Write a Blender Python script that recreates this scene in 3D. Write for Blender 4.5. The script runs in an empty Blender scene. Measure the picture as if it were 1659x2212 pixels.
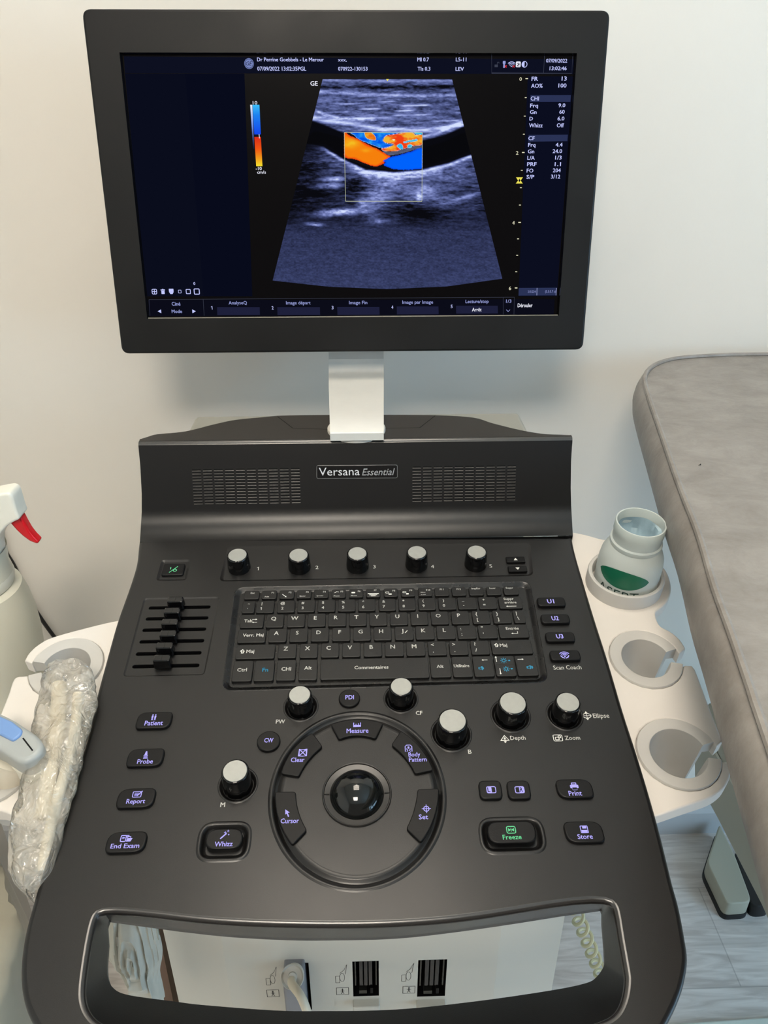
import bpy, bmesh, math, random
import numpy as np
from mathutils import Vector, Matrix, noise
from mathutils.geometry import tessellate_polygon
random.seed(7)
sc = bpy.context.scene
col = sc.collection

# ------------------------------------------------------------------ camera, world, exposure
F_PX, CX, CY = 1661.0, 829.5, 1106.0
PITCH, YAW = math.radians(28.5), math.radians(1.7)
CAM = Vector((0.008, 0.0, 1.36))
FW = Vector((math.sin(YAW)*math.cos(PITCH), math.cos(YAW)*math.cos(PITCH), -math.sin(PITCH)))
RT = Vector((math.cos(YAW), -math.sin(YAW), 0))
UP = RT.cross(FW)
cd = bpy.data.cameras.new('camera'); cam = bpy.data.objects.new('camera', cd); col.objects.link(cam)
cd.sensor_fit = 'HORIZONTAL'; cd.sensor_width = 36; cd.lens = 36*F_PX/1659
cd.clip_start = 0.02
cam.matrix_world = Matrix(((RT.x, UP.x, -FW.x, CAM.x), (RT.y, UP.y, -FW.y, CAM.y), (RT.z, UP.z, -FW.z, CAM.z), (0, 0, 0, 1)))
sc.camera = cam
sc.view_settings.view_transform = 'Standard'; sc.view_settings.look = 'None'
sc.view_settings.exposure = 0.0; sc.view_settings.gamma = 1.0
sc.view_settings.use_curve_mapping = False
w = bpy.data.worlds.new('world'); sc.world = w; w.use_nodes = True
w.node_tree.nodes['Background'].inputs[0].default_value = (1.0, 0.93, 0.84, 1)
w.node_tree.nodes['Background'].inputs[1].default_value = 0.27
LAMP_STRENGTH = 60.0
LAMP2_STRENGTH = 19.0
ADDED_WINDOW_STRENGTH = 9.0

# ------------------------------------------------------------------ pixel / plane geometry
def ray(x, y): return FW + RT*((x-CX)/F_PX) - UP*((y-CY)/F_PX)
class Plane:
    def __init__(s, o, u, v):
        s.o = Vector(o); s.u = Vector(u).normalized(); s.v = Vector(v).normalized(); s.n = s.u.cross(s.v).normalized()
        s.m = Matrix(((s.u.x, s.v.x, s.n.x, s.o.x), (s.u.y, s.v.y, s.n.y, s.o.y), (s.u.z, s.v.z, s.n.z, s.o.z), (0, 0, 0, 1)))
    def loc(s, x, y, w=0.0):
        r = ray(x, y); t = ((s.o + s.n*w - CAM).dot(s.n))/r.dot(s.n); p = CAM + r*t - s.o
        return (p.dot(s.u), p.dot(s.v))
    def wpt(s, a, b, c=0): return s.o + s.u*a + s.v*b + s.n*c
def proj(p):
    d = p - CAM; z = d.dot(FW); return (CX + F_PX*d.dot(RT)/z, CY - F_PX*d.dot(UP)/z)
def tilt_plane(px, z, deg):
    t = math.radians(deg); return Plane(CAM + ray(*px)*z, (1, 0, 0), (0, math.cos(t), math.sin(t)))
D = tilt_plane((771, 1715), .689*(1396+294)/(1715+294), 11.6)      # control deck
S = tilt_plane((760, 685), .897, 81.0)                             # screen
def zplane(z): return Plane((0, 0, z), (1, 0, 0), (0, 1, 0))
def yplane(y): return Plane((0, y, 0), (1, 0, 0), (0, 0, 1))
def xplane(x): return Plane((x, 0, 0), (0, -1, 0), (0, 0, 1))       # faces -X
WALL_Y = 1.09

# ------------------------------------------------------------------ materials
def srgb(r, g, b):
    f = lambda c: (c/255/12.92) if c/255 <= .04045 else ((c/255+.055)/1.055)**2.4
    return (f(r), f(g), f(b), 1)
MATS = {}
def mat(name, color=(200, 200, 200), rough=.5, spec=.5, metal=0, bump=0, bscale=400, vary=0, vscale=20, emit=0, coat=0, trans=0, alpha=1, sub=0, rvary=0):
    if name in MATS: return MATS[name]
    m = bpy.data.materials.new(name); m.use_nodes = True; nt = m.node_tree; b = nt.nodes['Principled BSDF']
    c = srgb(*color)
    b.inputs['Base Color'].default_value = c; b.inputs['Roughness'].default_value = rough
    b.inputs['Specular IOR Level'].default_value = spec; b.inputs['Metallic'].default_value = metal
    b.inputs['Coat Weight'].default_value = coat; b.inputs['Transmission Weight'].default_value = trans
    b.inputs['Alpha'].default_value = alpha
    if sub: b.inputs['Subsurface Weight'].default_value = sub; b.inputs['Subsurface Radius'].default_value = (.01, .01, .01)
    if emit: b.inputs['Emission Color'].default_value = c; b.inputs['Emission Strength'].default_value = emit
    tc = nt.nodes.new('ShaderNodeTexCoord')
    if bump:
        n = nt.nodes.new('ShaderNodeTexNoise'); n.inputs['Scale'].default_value = bscale; n.inputs['Detail'].default_value = 3
        nt.links.new(tc.outputs['Object'], n.inputs['Vector'])
        bp = nt.nodes.new('ShaderNodeBump'); bp.inputs['Strength'].default_value = bump; bp.inputs['Distance'].default_value = .001
        nt.links.new(n.outputs['Fac'], bp.inputs['Height']); nt.links.new(bp.outputs['Normal'], b.inputs['Normal'])
    if vary or rvary:
        n = nt.nodes.new('ShaderNodeTexNoise'); n.inputs['Scale'].default_value = vscale; n.inputs['Detail'].default_value = 6; n.inputs['Roughness'].default_value = .6
        nt.links.new(tc.outputs['Object'], n.inputs['Vector'])
        if vary:
            r = nt.nodes.new('ShaderNodeMapRange'); r.inputs['From Min'].default_value = .3; r.inputs['From Max'].default_value = .7
            r.inputs['To Min'].default_value = 1-vary; r.inputs['To Max'].default_value = 1+vary
            nt.links.new(n.outputs['Fac'], r.inputs['Value'])
            mx = nt.nodes.new('ShaderNodeVectorMath'); mx.operation = 'SCALE'; mx.inputs[0].default_value = c[:3]
            nt.links.new(r.outputs['Result'], mx.inputs['Scale']); nt.links.new(mx.outputs['Vector'], b.inputs['Base Color'])
        if rvary:
            r = nt.nodes.new('ShaderNodeMapRange'); r.inputs['From Min'].default_value = .3; r.inputs['From Max'].default_value = .7
            r.inputs['To Min'].default_value = rough-rvary; r.inputs['To Max'].default_value = rough+rvary
            nt.links.new(n.outputs['Fac'], r.inputs['Value']); nt.links.new(r.outputs['Result'], b.inputs['Roughness'])
    MATS[name] = m; return m
def emis(name, color, k=1.0):
    if name in MATS: return MATS[name]
    m = bpy.data.materials.new(name); m.use_nodes = True; nt = m.node_tree; nt.nodes.clear()
    e = nt.nodes.new('ShaderNodeEmission'); e.inputs[0].default_value = srgb(*color); e.inputs[1].default_value = k
    o = nt.nodes.new('ShaderNodeOutputMaterial'); nt.links.new(e.outputs[0], o.inputs[0]); MATS[name] = m; return m

DECK = mat('matte black plastic', (11, 10, 10), .44, .4, bump=.09, bscale=1700, rvary=.05, vscale=9)
SPK = mat('satin black plastic', (6, 6, 7), .35, .5, bump=.05, bscale=1500)
TOPP = mat('charcoal plastic', (56, 53, 50), .5, .4, bump=.1, bscale=1200)
for m_ in (DECK,):
    b_ = m_.node_tree.nodes['Principled BSDF']; b_.inputs['Coat Weight'].default_value = .25; b_.inputs['Coat Roughness'].default_value = .22
GLOSS = mat('glossy black plastic', (12, 12, 13), .12, .5)
KNOBM = mat('gloss black knob', (9, 9, 10), .1, .5)
BTN = mat('button black', (14, 14, 15), .42, .22, bump=.05, bscale=900)
KEYM = mat('key black', (17, 17, 17), .42, .45, bump=.1, bscale=1200, vary=.12, vscale=60)
WELL = mat('keyboard well', (15, 15, 15), .28, .5, rvary=.1, vscale=40)
HOLE = mat('dark recess', (8, 8, 8), .6, .2)
SILV = mat('brushed aluminium', (162, 163, 158), .4, 0.5, metal=.25, vary=.05, vscale=200)
WPAINT = mat('white print', (225, 225, 220), .6)
CPAINT = mat('cyan print', (30, 150, 195), .6)
WHITE = mat('white plastic', (214, 209, 202), .42, .4, vary=.02, vscale=30)
GREYP = mat('light grey plastic', (186, 184, 179), .5, .4, vary=.02, vscale=40)
BODY = mat('pale grey plastic', (192, 190, 180), .5, .4)
BEZEL = mat('monitor housing', (20, 20, 20), .45, .24, bump=.05, bscale=1500, rvary=.1, vscale=7)
PURP = emis('violet backlight', (180, 172, 255), 1.15)
GREEN = emis('green backlight', (120, 235, 165), .9)
PURPD = mat('violet glow', (40, 36, 110), .4, emit=.35)

# ------------------------------------------------------------------ mesh builder
class MB:
    def __init__(s): s.v = []; s.f = []; s.mi = []; s.sm = []; s.mats = []
    def _m(s, m):
        if m not in s.mats: s.mats.append(m)
        return s.mats.index(m)
    def add(s, verts, faces, m, smooth=False):
        o = len(s.v); s.v += [tuple(p) for p in verts]; k = s._m(m)
        for f in faces: s.f.append(tuple(i+o for i in f)); s.mi.append(k); s.sm.append(smooth)
    def cap(s, loops, w, m, wf=None):
        ls = [[Vector((p[0], p[1], 0)) for p in l] for l in loops]
        flat = [p for l in ls for p in l]
        tris = tessellate_polygon(ls)
        out = []
        for t in tris:
            a, b, c = (flat[i] for i in t)
            cr = (b-a).cross(c-a).z
            if abs(cr) < 1e-12: continue
            out.append(t if cr > 0 else (t[0], t[2], t[1]))
        s.add([(p.x, p.y, wf(p.x, p.y) if wf else w) for p in flat], out, m)
    def rings(s, rs, m, closed=True, smooth=True, flip=False):
        n = len(rs[0]); vs = [p for r in rs for p in r]; fs = []
        for k in range(len(rs)-1):
            for i in range(n if closed else n-1):
                j = (i+1) % n; q = (k*n+i, k*n+j, (k+1)*n+j, (k+1)*n+i)
                fs.append(q[::-1] if flip else q)
        s.add(vs, fs, m, smooth)
    def puck(s, loop, w0, w1, r, m, seg=3, topm=None):
        """solid with rounded top edge standing on w0"""
        lp = ccw(loop); rs = [[(x, y, w0) for x, y in lp]]
        for k in range(seg+1):
            a = math.pi/2*k/seg; l = offset(lp, r*(1-math.cos(a))); z = w1 - r + r*math.sin(a)
            rs.append([(x, y, z) for x, y in l])
        s.rings(rs, m); s.cap([l], w1, topm or m)
        return l
    def recess(s, loop, prof, m, cap=True, capm=None, holes=(), wf=None, w0=0):
        """prof: list of (inset, depth)"""
        lp = ccw(loop); rs = [[(x, y, w0) for x, y in lp]]
        for d, z in prof:
            l = offset(lp, d)
            rs.append([(x, y, (w0+z) if wf is None else wf(x, y)*z) for x, y in l])
        s.rings(rs, m)
        if cap: s.cap([l]+[ccw(h) for h in holes], w0+prof[-1][1], capm or m, wf=(lambda x, y: wf(x, y)*prof[-1][1]) if wf else None)
        return l
    def box(s, c, d, m, r=None):
        x, y, z = c; a, b, e = d[0]/2, d[1]/2, d[2]/2
        if r:
            lp = rrect(x, y, d[0], d[1], r)
            s.puck(lp, z-e, z+e, min(r*.6, e), m); s.cap([ccw(lp)], z-e, m); return
        v = [(x+i*a, y+j*b, z+k*e) for i in (-1, 1) for j in (-1, 1) for k in (-1, 1)]
        s.add(v, [(0, 1, 3, 2), (4, 6, 7, 5), (0, 4, 5, 1), (2, 3, 7, 6), (0, 2, 6, 4), (1, 5, 7, 3)], m)
    def stroke(s, pts, wd, z, m, closed=False):
        n = len(pts); P = [Vector((p[0], p[1])) for p in pts]; L = []; R = []
        for i in range(n):
            a = P[(i-1) % n] if (closed or i > 0) else P[i]; b = P[(i+1) % n] if (closed or i < n-1) else P[i]
            t = (b-a); t = t.normalized() if t.length > 1e-9 else Vector((1, 0)); nn = Vector((-t.y, t.x))
            k = 1.0
            if (closed or 0 < i < n-1):
                t1 = (P[i]-a).normalized(); k = 1/max(.4, abs(Vector((-t1.y, t1.x)).dot(nn)))
            L.append(P[i]+nn*wd/2*k); R.append(P[i]-nn*wd/2*k)
        vs = [(p.x, p.y, z) for p in L+R]; fs = []
        for i in range(n if closed else n-1):
            j = (i+1) % n; fs.append((i+n, j+n, j, i))
        s.add(vs, fs, m)
    def tube(s, pts, r, m, n=10, cap=True, rf=None):
        P = [Vector(p) for p in pts]; rs = []; prev = None
        for i, p in enumerate(P):
            t = (P[min(i+1, len(P)-1)] - P[max(i-1, 0)]).normalized()
            if prev is None:
                prev = t.orthogonal().normalized()
            a = (prev - t*prev.dot(t)).normalized(); b = t.cross(a); prev = a
            rr = rf(i/(len(P)-1)) if rf else r
            rs.append([tuple(p + (a*math.cos(q)+b*math.sin(q))*rr) for q in [2*math.pi*k/n for k in range(n)]])
        s.rings(rs, m)
        if cap: s.add(rs[0], [tuple(range(n))[::-1]], m); s.add(rs[-1], [tuple(range(n))], m)
    def lathe(s, prof, m, c=(0, 0, 0), n=48, ax=None, smooth=True):
        ax = ax or Matrix.Identity(3); c = Vector(c); rs = []
        for r, z in prof:
            rs.append([tuple(c + ax @ Vector((r*math.cos(q), r*math.sin(q), z))) for q in [2*math.pi*k/n for k in range(n)]])
        s.rings(rs, m, smooth=smooth)
    def build(s, name, parent=None, plane=None, matrix=None, recalc=False, sharp=40):
        me = bpy.data.meshes.new(name); me.from_pydata(s.v, [], s.f)
        for m in s.mats: me.materials.append(m)
        me.polygons.foreach_set('material_index', s.mi); me.polygons.foreach_set('use_smooth', s.sm)
        if recalc:
            bm = bmesh.new(); bm.from_mesh(me); bmesh.ops.remove_doubles(bm, verts=bm.verts, dist=1e-6)
            bmesh.ops.recalc_face_normals(bm, faces=bm.faces); bm.to_mesh(me); bm.free()
        me.update()
        if any(s.sm): me.set_sharp_from_angle(angle=math.radians(sharp))
        o = bpy.data.objects.new(name, me); col.objects.link(o)
        M = matrix or (plane.m if plane else Matrix.Identity(4))
        o.parent = parent
        o.matrix_world = M if parent is None else M
        if parent is not None:
            o.matrix_parent_inverse = Matrix.Identity(4)
            o.matrix_basis = wm(parent).inverted() @ M
        o['_m'] = [c for r in M for c in r]
        return o
def wm(o):
    if '_m' in o.keys(): 
        v = list(o['_m']); return Matrix((v[0:4], v[4:8], v[8:12], v[12:16]))
    return Matrix.Translation(o.location)
def empty(name, loc, label, cat, group=None):
    o = bpy.data.objects.new(name, None); col.objects.link(o); o.location = loc; o.empty_display_size = .05
    M = Matrix.Translation(Vector(loc)); o['_m'] = [c for r in M for c in r]
    tag(o, label, cat, group); return o
def tag(o, label=None, cat=None, group=None, kind=None):
    if label: o['label'] = label
    if cat: o['category'] = cat
    if group: o['group'] = group
    if kind: o['kind'] = kind
    return o
def area2(l): return sum(l[i][0]*l[(i+1) % len(l)][1]-l[(i+1) % len(l)][0]*l[i][1] for i in range(len(l)))
def ccw(l): return list(l) if area2(l) > 0 else list(l)[::-1]
def offset(l, d):
    n = len(l); out = []
    for i in range(n):
        a = Vector(l[i-1]); p = Vector(l[i]); b = Vector(l[(i+1) % n])
        e1 = (p-a); e2 = (b-p)
        if e1.length < 1e-9 or e2.length < 1e-9: out.append(tuple(p)); continue
        e1.normalize(); e2.normalize(); n1 = Vector((-e1.y, e1.x)); n2 = Vector((-e2.y, e2.x)); nn = n1+n2
        if nn.length < 1e-6: out.append(tuple(p)); continue
        nn.normalize(); k = 1/max(.5, nn.dot(n1)); q = p + nn*d*k; out.append((q.x, q.y))
    return out
def rpoly(pts, r, seg=5):
    """round corners; r scalar or per-corner"""
    n = len(pts); out = []
    for i in range(n):
        rr = r[i] if isinstance(r, (list, tuple)) else r
        a = Vector(pts[i-1]); p = Vector(pts[i]); b = Vector(pts[(i+1) % n])
        d1 = min(rr, (a-p).length*.49); d2 = min(rr, (b-p).length*.49)
        if rr < 1e-6: out.append(tuple(p)); continue
        A = p+(a-p).normalized()*d1; B = p+(b-p).normalized()*d2
        for k in range(seg+1):
            t = k/seg; q = A*(1-t)**2 + p*2*t*(1-t) + B*t*t
            # blend towards a true arc
            out.append((q.x, q.y))
    return out
def rrect(cx, cy, wd, h, r, seg=5):
    return rpoly([(cx-wd/2, cy-h/2), (cx+wd/2, cy-h/2), (cx+wd/2, cy+h/2), (cx-wd/2, cy+h/2)], r, seg)
def ell(cx, cy, a, b=None, n=48, a0=0, a1=2*math.pi):
    b = b or a
    full = abs(a1-a0-2*math.pi) < 1e-6
    return [(cx+a*math.cos(a0+(a1-a0)*k/(n if full else n-1)), cy+b*math.sin(a0+(a1-a0)*k/(n if full else n-1))) for k in range(n)]
def catmull(p, per=6, closed=True):
    n = len(p); out = []
    for i in range(n if closed else n-1):
        g = (lambda k: p[k % n]) if closed else (lambda k: p[max(0, min(n-1, k))])
        a, b, c, d = g(i-1), g(i), g(i+1), g(i+2)
        for k in range(per):
            t = k/per
            out.append(tuple(.5*((2*b[j])+(-a[j]+c[j])*t+(2*a[j]-5*b[j]+4*c[j]-d[j])*t*t+(-a[j]+3*b[j]-3*c[j]+d[j])*t**3) for j in range(len(b))))
    if not closed: out.append(tuple(p[-1]))
    return out
def L(pl, pts, w=0.0): return [pl.loc(x, y, w) for x, y in pts]

# ------------------------------------------------------------------ text
_tcache = {}
def glyphs(s, bold=0.0, italic=0.0):
    k = (s, bold, italic)
    if k in _tcache: return _tcache[k]
    cu = bpy.data.curves.new('t', 'FONT'); cu.body = s; cu.size = 1; cu.resolution_u = 2; cu.offset = bold; cu.shear = italic; cu.fill_mode = 'BOTH'
    o = bpy.data.objects.new('t', cu); col.objects.link(o); dg = bpy.context.evaluated_depsgraph_get()
    me = bpy.data.meshes.new_from_object(o.evaluated_get(dg)); vs = [tuple(v.co) for v in me.vertices]; fs = [tuple(p.vertices) for p in me.polygons]
    bpy.data.objects.remove(o); bpy.data.curves.remove(cu); bpy.data.meshes.remove(me)
    _tcache[k] = (vs, fs); return vs, fs
def capH(bold):
    vs, _ = glyphs('H', bold); return max(v[1] for v in vs) - min(v[1] for v in vs)
def text_at(mb, s, u, v, cap, z, m, width=None, align='L', bold=.012, italic=0, ang=0, aspect=1):
    """u,v: local left(or centre) baseline, cap height in metres"""
    vs, fs = glyphs(s, 0, italic)
    if not vs: return
    if s == '1' and width:
        if align == 'L': u += width/2
        width = None; align = 'C'
    x0 = min(p[0] for p in vs)-bold; x1 = max(p[0] for p in vs)+bold; sy = cap/capH(0); sx = (width/(x1-x0)) if width else sy*aspect
    W = (x1-x0)*sx; ox = {'L': 0, 'C': -W/2, 'R': -W}[align]; ca, sa = math.cos(ang), math.sin(ang)
    if s == '1':      # the numeral needs its flag
        wj = .09; xs = (x0+x1)/2; mb.stroke([(u+((a_-x0)*sx+ox)*ca-b_*sy*sa, v+((a_-x0)*sx+ox)*sa+b_*sy*ca) for a_, b_ in ((xs-.22, .50), (xs, .66))], wj*sy, z, m)
    for dx, dy in (((bold, 0), (-bold, 0), (0, bold*.8), (0, -bold*.8)) if bold else ((0, 0),)):
        out = []
        for p in vs:
            a = (p[0]+dx-x0)*sx+ox; b = (p[1]+dy)*sy
            out.append((u+a*ca-b*sa, v+a*sa+b*ca, z))
        mb.add(out, fs, m)
def text_px(mb, pl, s, x0, x1, ytop, ybase, m, z, bold=.012, italic=0):
    """fit text into a pixel box (cap top, baseline) lying on plane pl at height z"""
    a = Vector(pl.loc(x0, ybase, z)); b = Vector(pl.loc(x1, ybase, z)); c = Vector(pl.loc(x0, ytop, z))
    xm = (x0+x1)/2; mid = pl.loc(xm, ybase, z)
    text_at(mb, s, a.x, mid[1], (c-a).length, z, m, width=(b.x-a.x), bold=bold, italic=italic)

# ------------------------------------------------------------------ the room
def structure(o): return tag(o, kind='structure')
wallm = mat('painted wall', (226, 221, 212), .85, .2, bump=.25, bscale=60, vary=.012, vscale=3)
floorm = bpy.data.materials.new('grey wood floor'); floorm.use_nodes = True
def build_floor():
    nt = floorm.node_tree; b = nt.nodes['Principled BSDF']; tc = nt.nodes.new('ShaderNodeTexCoord')
    mp = nt.nodes.new('ShaderNodeMapping'); mp.inputs['Scale'].default_value = (2.2, 20, 1); mp.inputs['Rotation'].default_value = (0, 0, -.12)
    nt.links.new(tc.outputs['Object'], mp.inputs['Vector'])
    n = nt.nodes.new('ShaderNodeTexNoise'); n.inputs['Scale'].default_value = 3.2; n.inputs['Detail'].default_value = 8; n.inputs['Distortion'].default_value = 1.6
    nt.links.new(mp.outputs[0], n.inputs['Vector'])
    cr = nt.nodes.new('ShaderNodeValToRGB'); cr.color_ramp.elements[0].position = .32; cr.color_ramp.elements[0].color = srgb(188, 182, 177)
    cr.color_ramp.elements[1].position = .68; cr.color_ramp.elements[1].color = srgb(222, 218, 214)
    nt.links.new(n.outputs['Fac'], cr.inputs['Fac'])
    br = nt.nodes.new('ShaderNodeTexBrick'); br.inputs['Scale'].default_value = 1; br.inputs['Brick Width'].default_value = 1.3; br.inputs['Row Height'].default_value = .19
    br.inputs['Mortar Size'].default_value = .0012; br.inputs['Color1'].default_value = (1, 1, 1, 1); br.inputs['Color2'].default_value = (.95, .95, .95, 1); br.inputs['Mortar'].default_value = (.72, .72, .72, 1)
    nt.links.new(tc.outputs['Object'], br.inputs['Vector'])
    mx = nt.nodes.new('ShaderNodeMix'); mx.data_type = 'RGBA'; mx.blend_type = 'MULTIPLY'; mx.inputs['Factor'].default_value = 1
    nt.links.new(cr.outputs['Color'], mx.inputs['A']); nt.links.new(br.outputs['Color'], mx.inputs['B']); nt.links.new(mx.outputs['Result'], b.inputs['Base Color'])
    b.inputs['Roughness'].default_value = .45
build_floor()
RX0, RX1, RY0, RZ = -1.7, 2.1, -2.3, 2.5
def wall_box(name, x0, x1, y0, y1, z0, z1, m):
    mb = MB(); mb.box(((x0+x1)/2, (y0+y1)/2, (z0+z1)/2), (x1-x0, y1-y0, z1-z0), m); return structure(mb.build(name))
wall_box('floor', RX0-.1, RX1+.1, RY0, WALL_Y+.1, -.05, 0, floorm)
wall_box('wall_back', RX0-.1, RX1+.1, WALL_Y, WALL_Y+.1, 0, RZ, wallm)
wall_box('wall_left', RX0-.1, RX0, RY0, WALL_Y, 0, RZ, wallm)
wall_box('ceiling', RX0-.1, RX1+.1, RY0, WALL_Y+.1, RZ, RZ+.05, mat('ceiling paint', (235, 232, 224), .9, .2))
# right wall; its unseen window is added to bring in cool light
WY0, WY1, WZ0, WZ1 = -1.6, .2, .25, 2.1
mb = MB()
for (y0, y1, z0, z1) in ((RY0, WY0, 0, RZ), (WY1, WALL_Y, 0, RZ), (WY0, WY1, 0, WZ0), (WY0, WY1, WZ1, RZ)):
    mb.box((RX1+.05, (y0+y1)/2, (z0+z1)/2), (.1, y1-y0, z1-z0), wallm)
structure(mb.build('wall_right'))
mb = MB()
fm = mat('window frame', (230, 230, 228), .4)
for (y, z, a, b_) in ((WY0+.03, (WZ0+WZ1)/2, .06, WZ1-WZ0), (WY1-.03, (WZ0+WZ1)/2, .06, WZ1-WZ0), ((WY0+WY1)/2, (WZ0+WZ1)/2, .06, WZ1-WZ0),
                      ((WY0+WY1)/2, WZ0+.03, WY1-WY0, .06), ((WY0+WY1)/2, WZ1-.03, WY1-WY0, .06)):
    mb.box((RX1+.04, y, z), (.05, a, b_), fm)
win = structure(mb.build('added_window_1'))
mb = MB(); mb.box((RX1+.09, (WY0+WY1)/2, (WZ0+WZ1)/2), (.004, WY1-WY0, WZ1-WZ0), emis('added cool light', (160, 200, 230), ADDED_WINDOW_STRENGTH)); structure(mb.build('cool_light_pane', win))  # glowing pane added as the source of the bluish light
# baseboard
basem = mat('grey baseboard', (186, 188, 190), .4)
bt = CAM.z - (WALL_Y-.016)*math.tan(PITCH+math.atan((1766-CY)/F_PX))
mb = MB(); prof = [(WALL_Y, 0), (WALL_Y-.016, 0), (WALL_Y-.016, bt-.012), (WALL_Y-.012, bt-.003), (WALL_Y-.006, bt), (WALL_Y, bt)]
mb.rings([[(RX0, y, z) for y, z in prof], [(RX1, y, z) for y, z in prof]], basem, smooth=False, flip=True); structure(mb.build('baseboard_back'))

# ceiling light: square fitting with light bars
def ceiling_light(x, y, label, strength):
    t = empty('ceiling_light', (x, y, RZ), label, 'light')
    mb = MB(); s = .62
    for a, b_, c, d in ((0, s/2, s, .02), (0, -s/2, s, .02), (s/2, 0, .02, s), (-s/2, 0, .02, s)): mb.box((x+a, y+b_, RZ-.012), (c, d, .024), fm)
    mb.box((x, y, RZ-.004), (s, s, .006), fm); mb.build('frame', t)
    for k in (-.21, -.07, .07, .21):
        mb = MB(); mb.box((x, y+k, RZ-.014), (s-.06, .075, .01), emis('lamp tube %g' % strength, (255, 243, 226), strength)); mb.build('light_tube', t)
ceiling_light(-.2, -.95, 'square white ceiling light fitting behind the camera', LAMP_STRENGTH)
ceiling_light(-.05, .50, 'square white ceiling light fitting above the console', LAMP2_STRENGTH)

# ------------------------------------------------------------------ THE ULTRASOUND MACHINE
ROOT = empty('ultrasound_machine', (0, .62, 0), 'black and white ultrasound machine on a cart with lit screen, keyboard and trackball', 'ultrasound machine')
E_ = .00006

# --- deck outline and openings
out_px = [(301, 1163), (298.6, 1180), (294.4, 1216), (281, 1261), (252, 1343), (229, 1424), (206, 1510), (186, 1598), (153, 1697), (117, 1796), (73, 1939), (51, 2024),
          (43, 2097), (49, 2160), (70, 2212), (110, 2262), (190, 2310), (400, 2345), (771, 2356), (1140, 2342), (1340, 2302), (1412, 2258), (1445, 2208), (1468, 2159), (1481, 2117), (1487, 2071), (1481, 2024), (1468, 1957),
          (1455, 1910), (1441.6, 1856), (1427.5, 1799), (1406, 1722), (1378, 1630), (1346, 1531), (1314.6, 1425.6), (1283, 1327), (1251, 1221), (1240, 1180), (1236.5, 1160)]
outer = catmull(L(D, out_px), 4, closed=False)
outer = ccw(outer)
rim_px = [(202, 1980), (212, 1960), (226, 1954), (279.6, 1962), (359, 1976), (478, 1987), (598, 1992), (730, 1994), (860, 1991), (1007, 1979), (1162.5, 1954), (1266, 1935), (1302, 1929.5), (1323, 1939), (1333, 1962),
          (1344, 2029), (1355, 2092), (1358, 2117), (1351.5, 2159), (1333, 2195), (1302, 2212), (1200, 2237), (1000, 2262), (771, 2272), (500, 2262), (300, 2240), (230, 2225), (199.6, 2207), (186.5, 2190), (177.5, 2169), (175, 2136), (183, 2071), (193, 2013.6)]
inn_px = [(236, 1987), (291.5, 1993.6), (339, 2001.5), (478, 2018), (618, 2026), (717, 2026.6), (860, 2022.6), (1007, 2006), (1162.5, 1983), (1266, 1966), (1298, 1962.7), (1301, 1993), (1306.5, 2071), (1302, 2091.6), (1287, 2112),
          (1266, 2123.7), (1199, 2138), (1059, 2159), (903.6, 2177), (800, 2183), (700, 2184), (598, 2183), (438.7, 2171), (375, 2163), (279.6, 2150), (247.7, 2137), (233.8, 2115), (231, 2083), (234, 2039)]
RIMD = -.034
def angres(px, n, k=4.5, c=(771, 2095)):
    P = [Vector(((x-c[0]), (y-c[1])*k)) for x, y in px]; res = []
    for i in range(n):
        a = -2*math.pi*i/n; d = Vector((math.cos(a), math.sin(a))); best = 0
        for j in range(len(P)):
            p, q = P[j], P[(j+1) % len(P)]; e = q-p; den = d.x*e.y-d.y*e.x
            if abs(den) < 1e-9: continue
            t = (p.x*e.y-p.y*e.x)/den; s_ = (p.x*d.y-p.y*d.x)/den
            if t > 0 and -1e-6 <= s_ <= 1+1e-6: best = max(best, t)
        res.append((c[0]+d.x*best, c[1]+d.y*best/k))
    return res
rimA = L(D, angres(catmull(rim_px, 4), 200)); rimB = L(D, angres(catmull(inn_px, 3), 200, 6.49, (771, 2075)), RIMD)
sgA = 1 if area2(rimA) > 0 else -1
def relax(l, k=3):
    for _ in range(k): l = [((l[i-1][0]+2*l[i][0]+l[(i+1) % len(l)][0])/4, (l[i-1][1]+2*l[i][1]+l[(i+1) % len(l)][1])/4) for i in range(len(l))]
    return l
rimA = relax(rimA); rimO = relax(offset(rimA, -.0016*sgA), 2); rimI = relax(offset(rimA, .0022*sgA), 2); open_loop = ccw(rimO)
kb_out = rpoly(L(D, [(478, 1494), (1186, 1475), (1145, 1255), (507, 1268)]), .011, 6)
knobrec = rpoly(L(D, [(473, 1256), (1152, 1244), (1146, 1172), (492, 1180)]), .006)
slidrec = rpoly(L(D, [(265, 1462), (442, 1458), (476, 1289), (311, 1292)]), .004)
def pxrect(x0, x1, y0, y1, r, w=0.0, seg=5):
    xm, ym = (x0+x1)/2, (y0+y1)/2
    a = D.loc(x0, ym, w)[0]; b = D.loc(x1, ym, w)[0]; t = D.loc(xm, y0, w)[1]; bo = D.loc(xm, y1, w)[1]
    return rpoly([(a, bo), (b, bo), (b, t), (a, t)], r, seg)
pwrrec = pxrect(343, 408, 1209, 1254, .004)
whrec = pxrect(425, 543, 1774, 1863, .012, seg=7)
frrec = pxrect(1034, 1179, 1764, 1847, .012, seg=7)
bc = D.loc(771, 1715)
trough = ell(.0005, .0008, .0672, .0735, 96)
SOCK_R = .0262
mb = MB()
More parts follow.
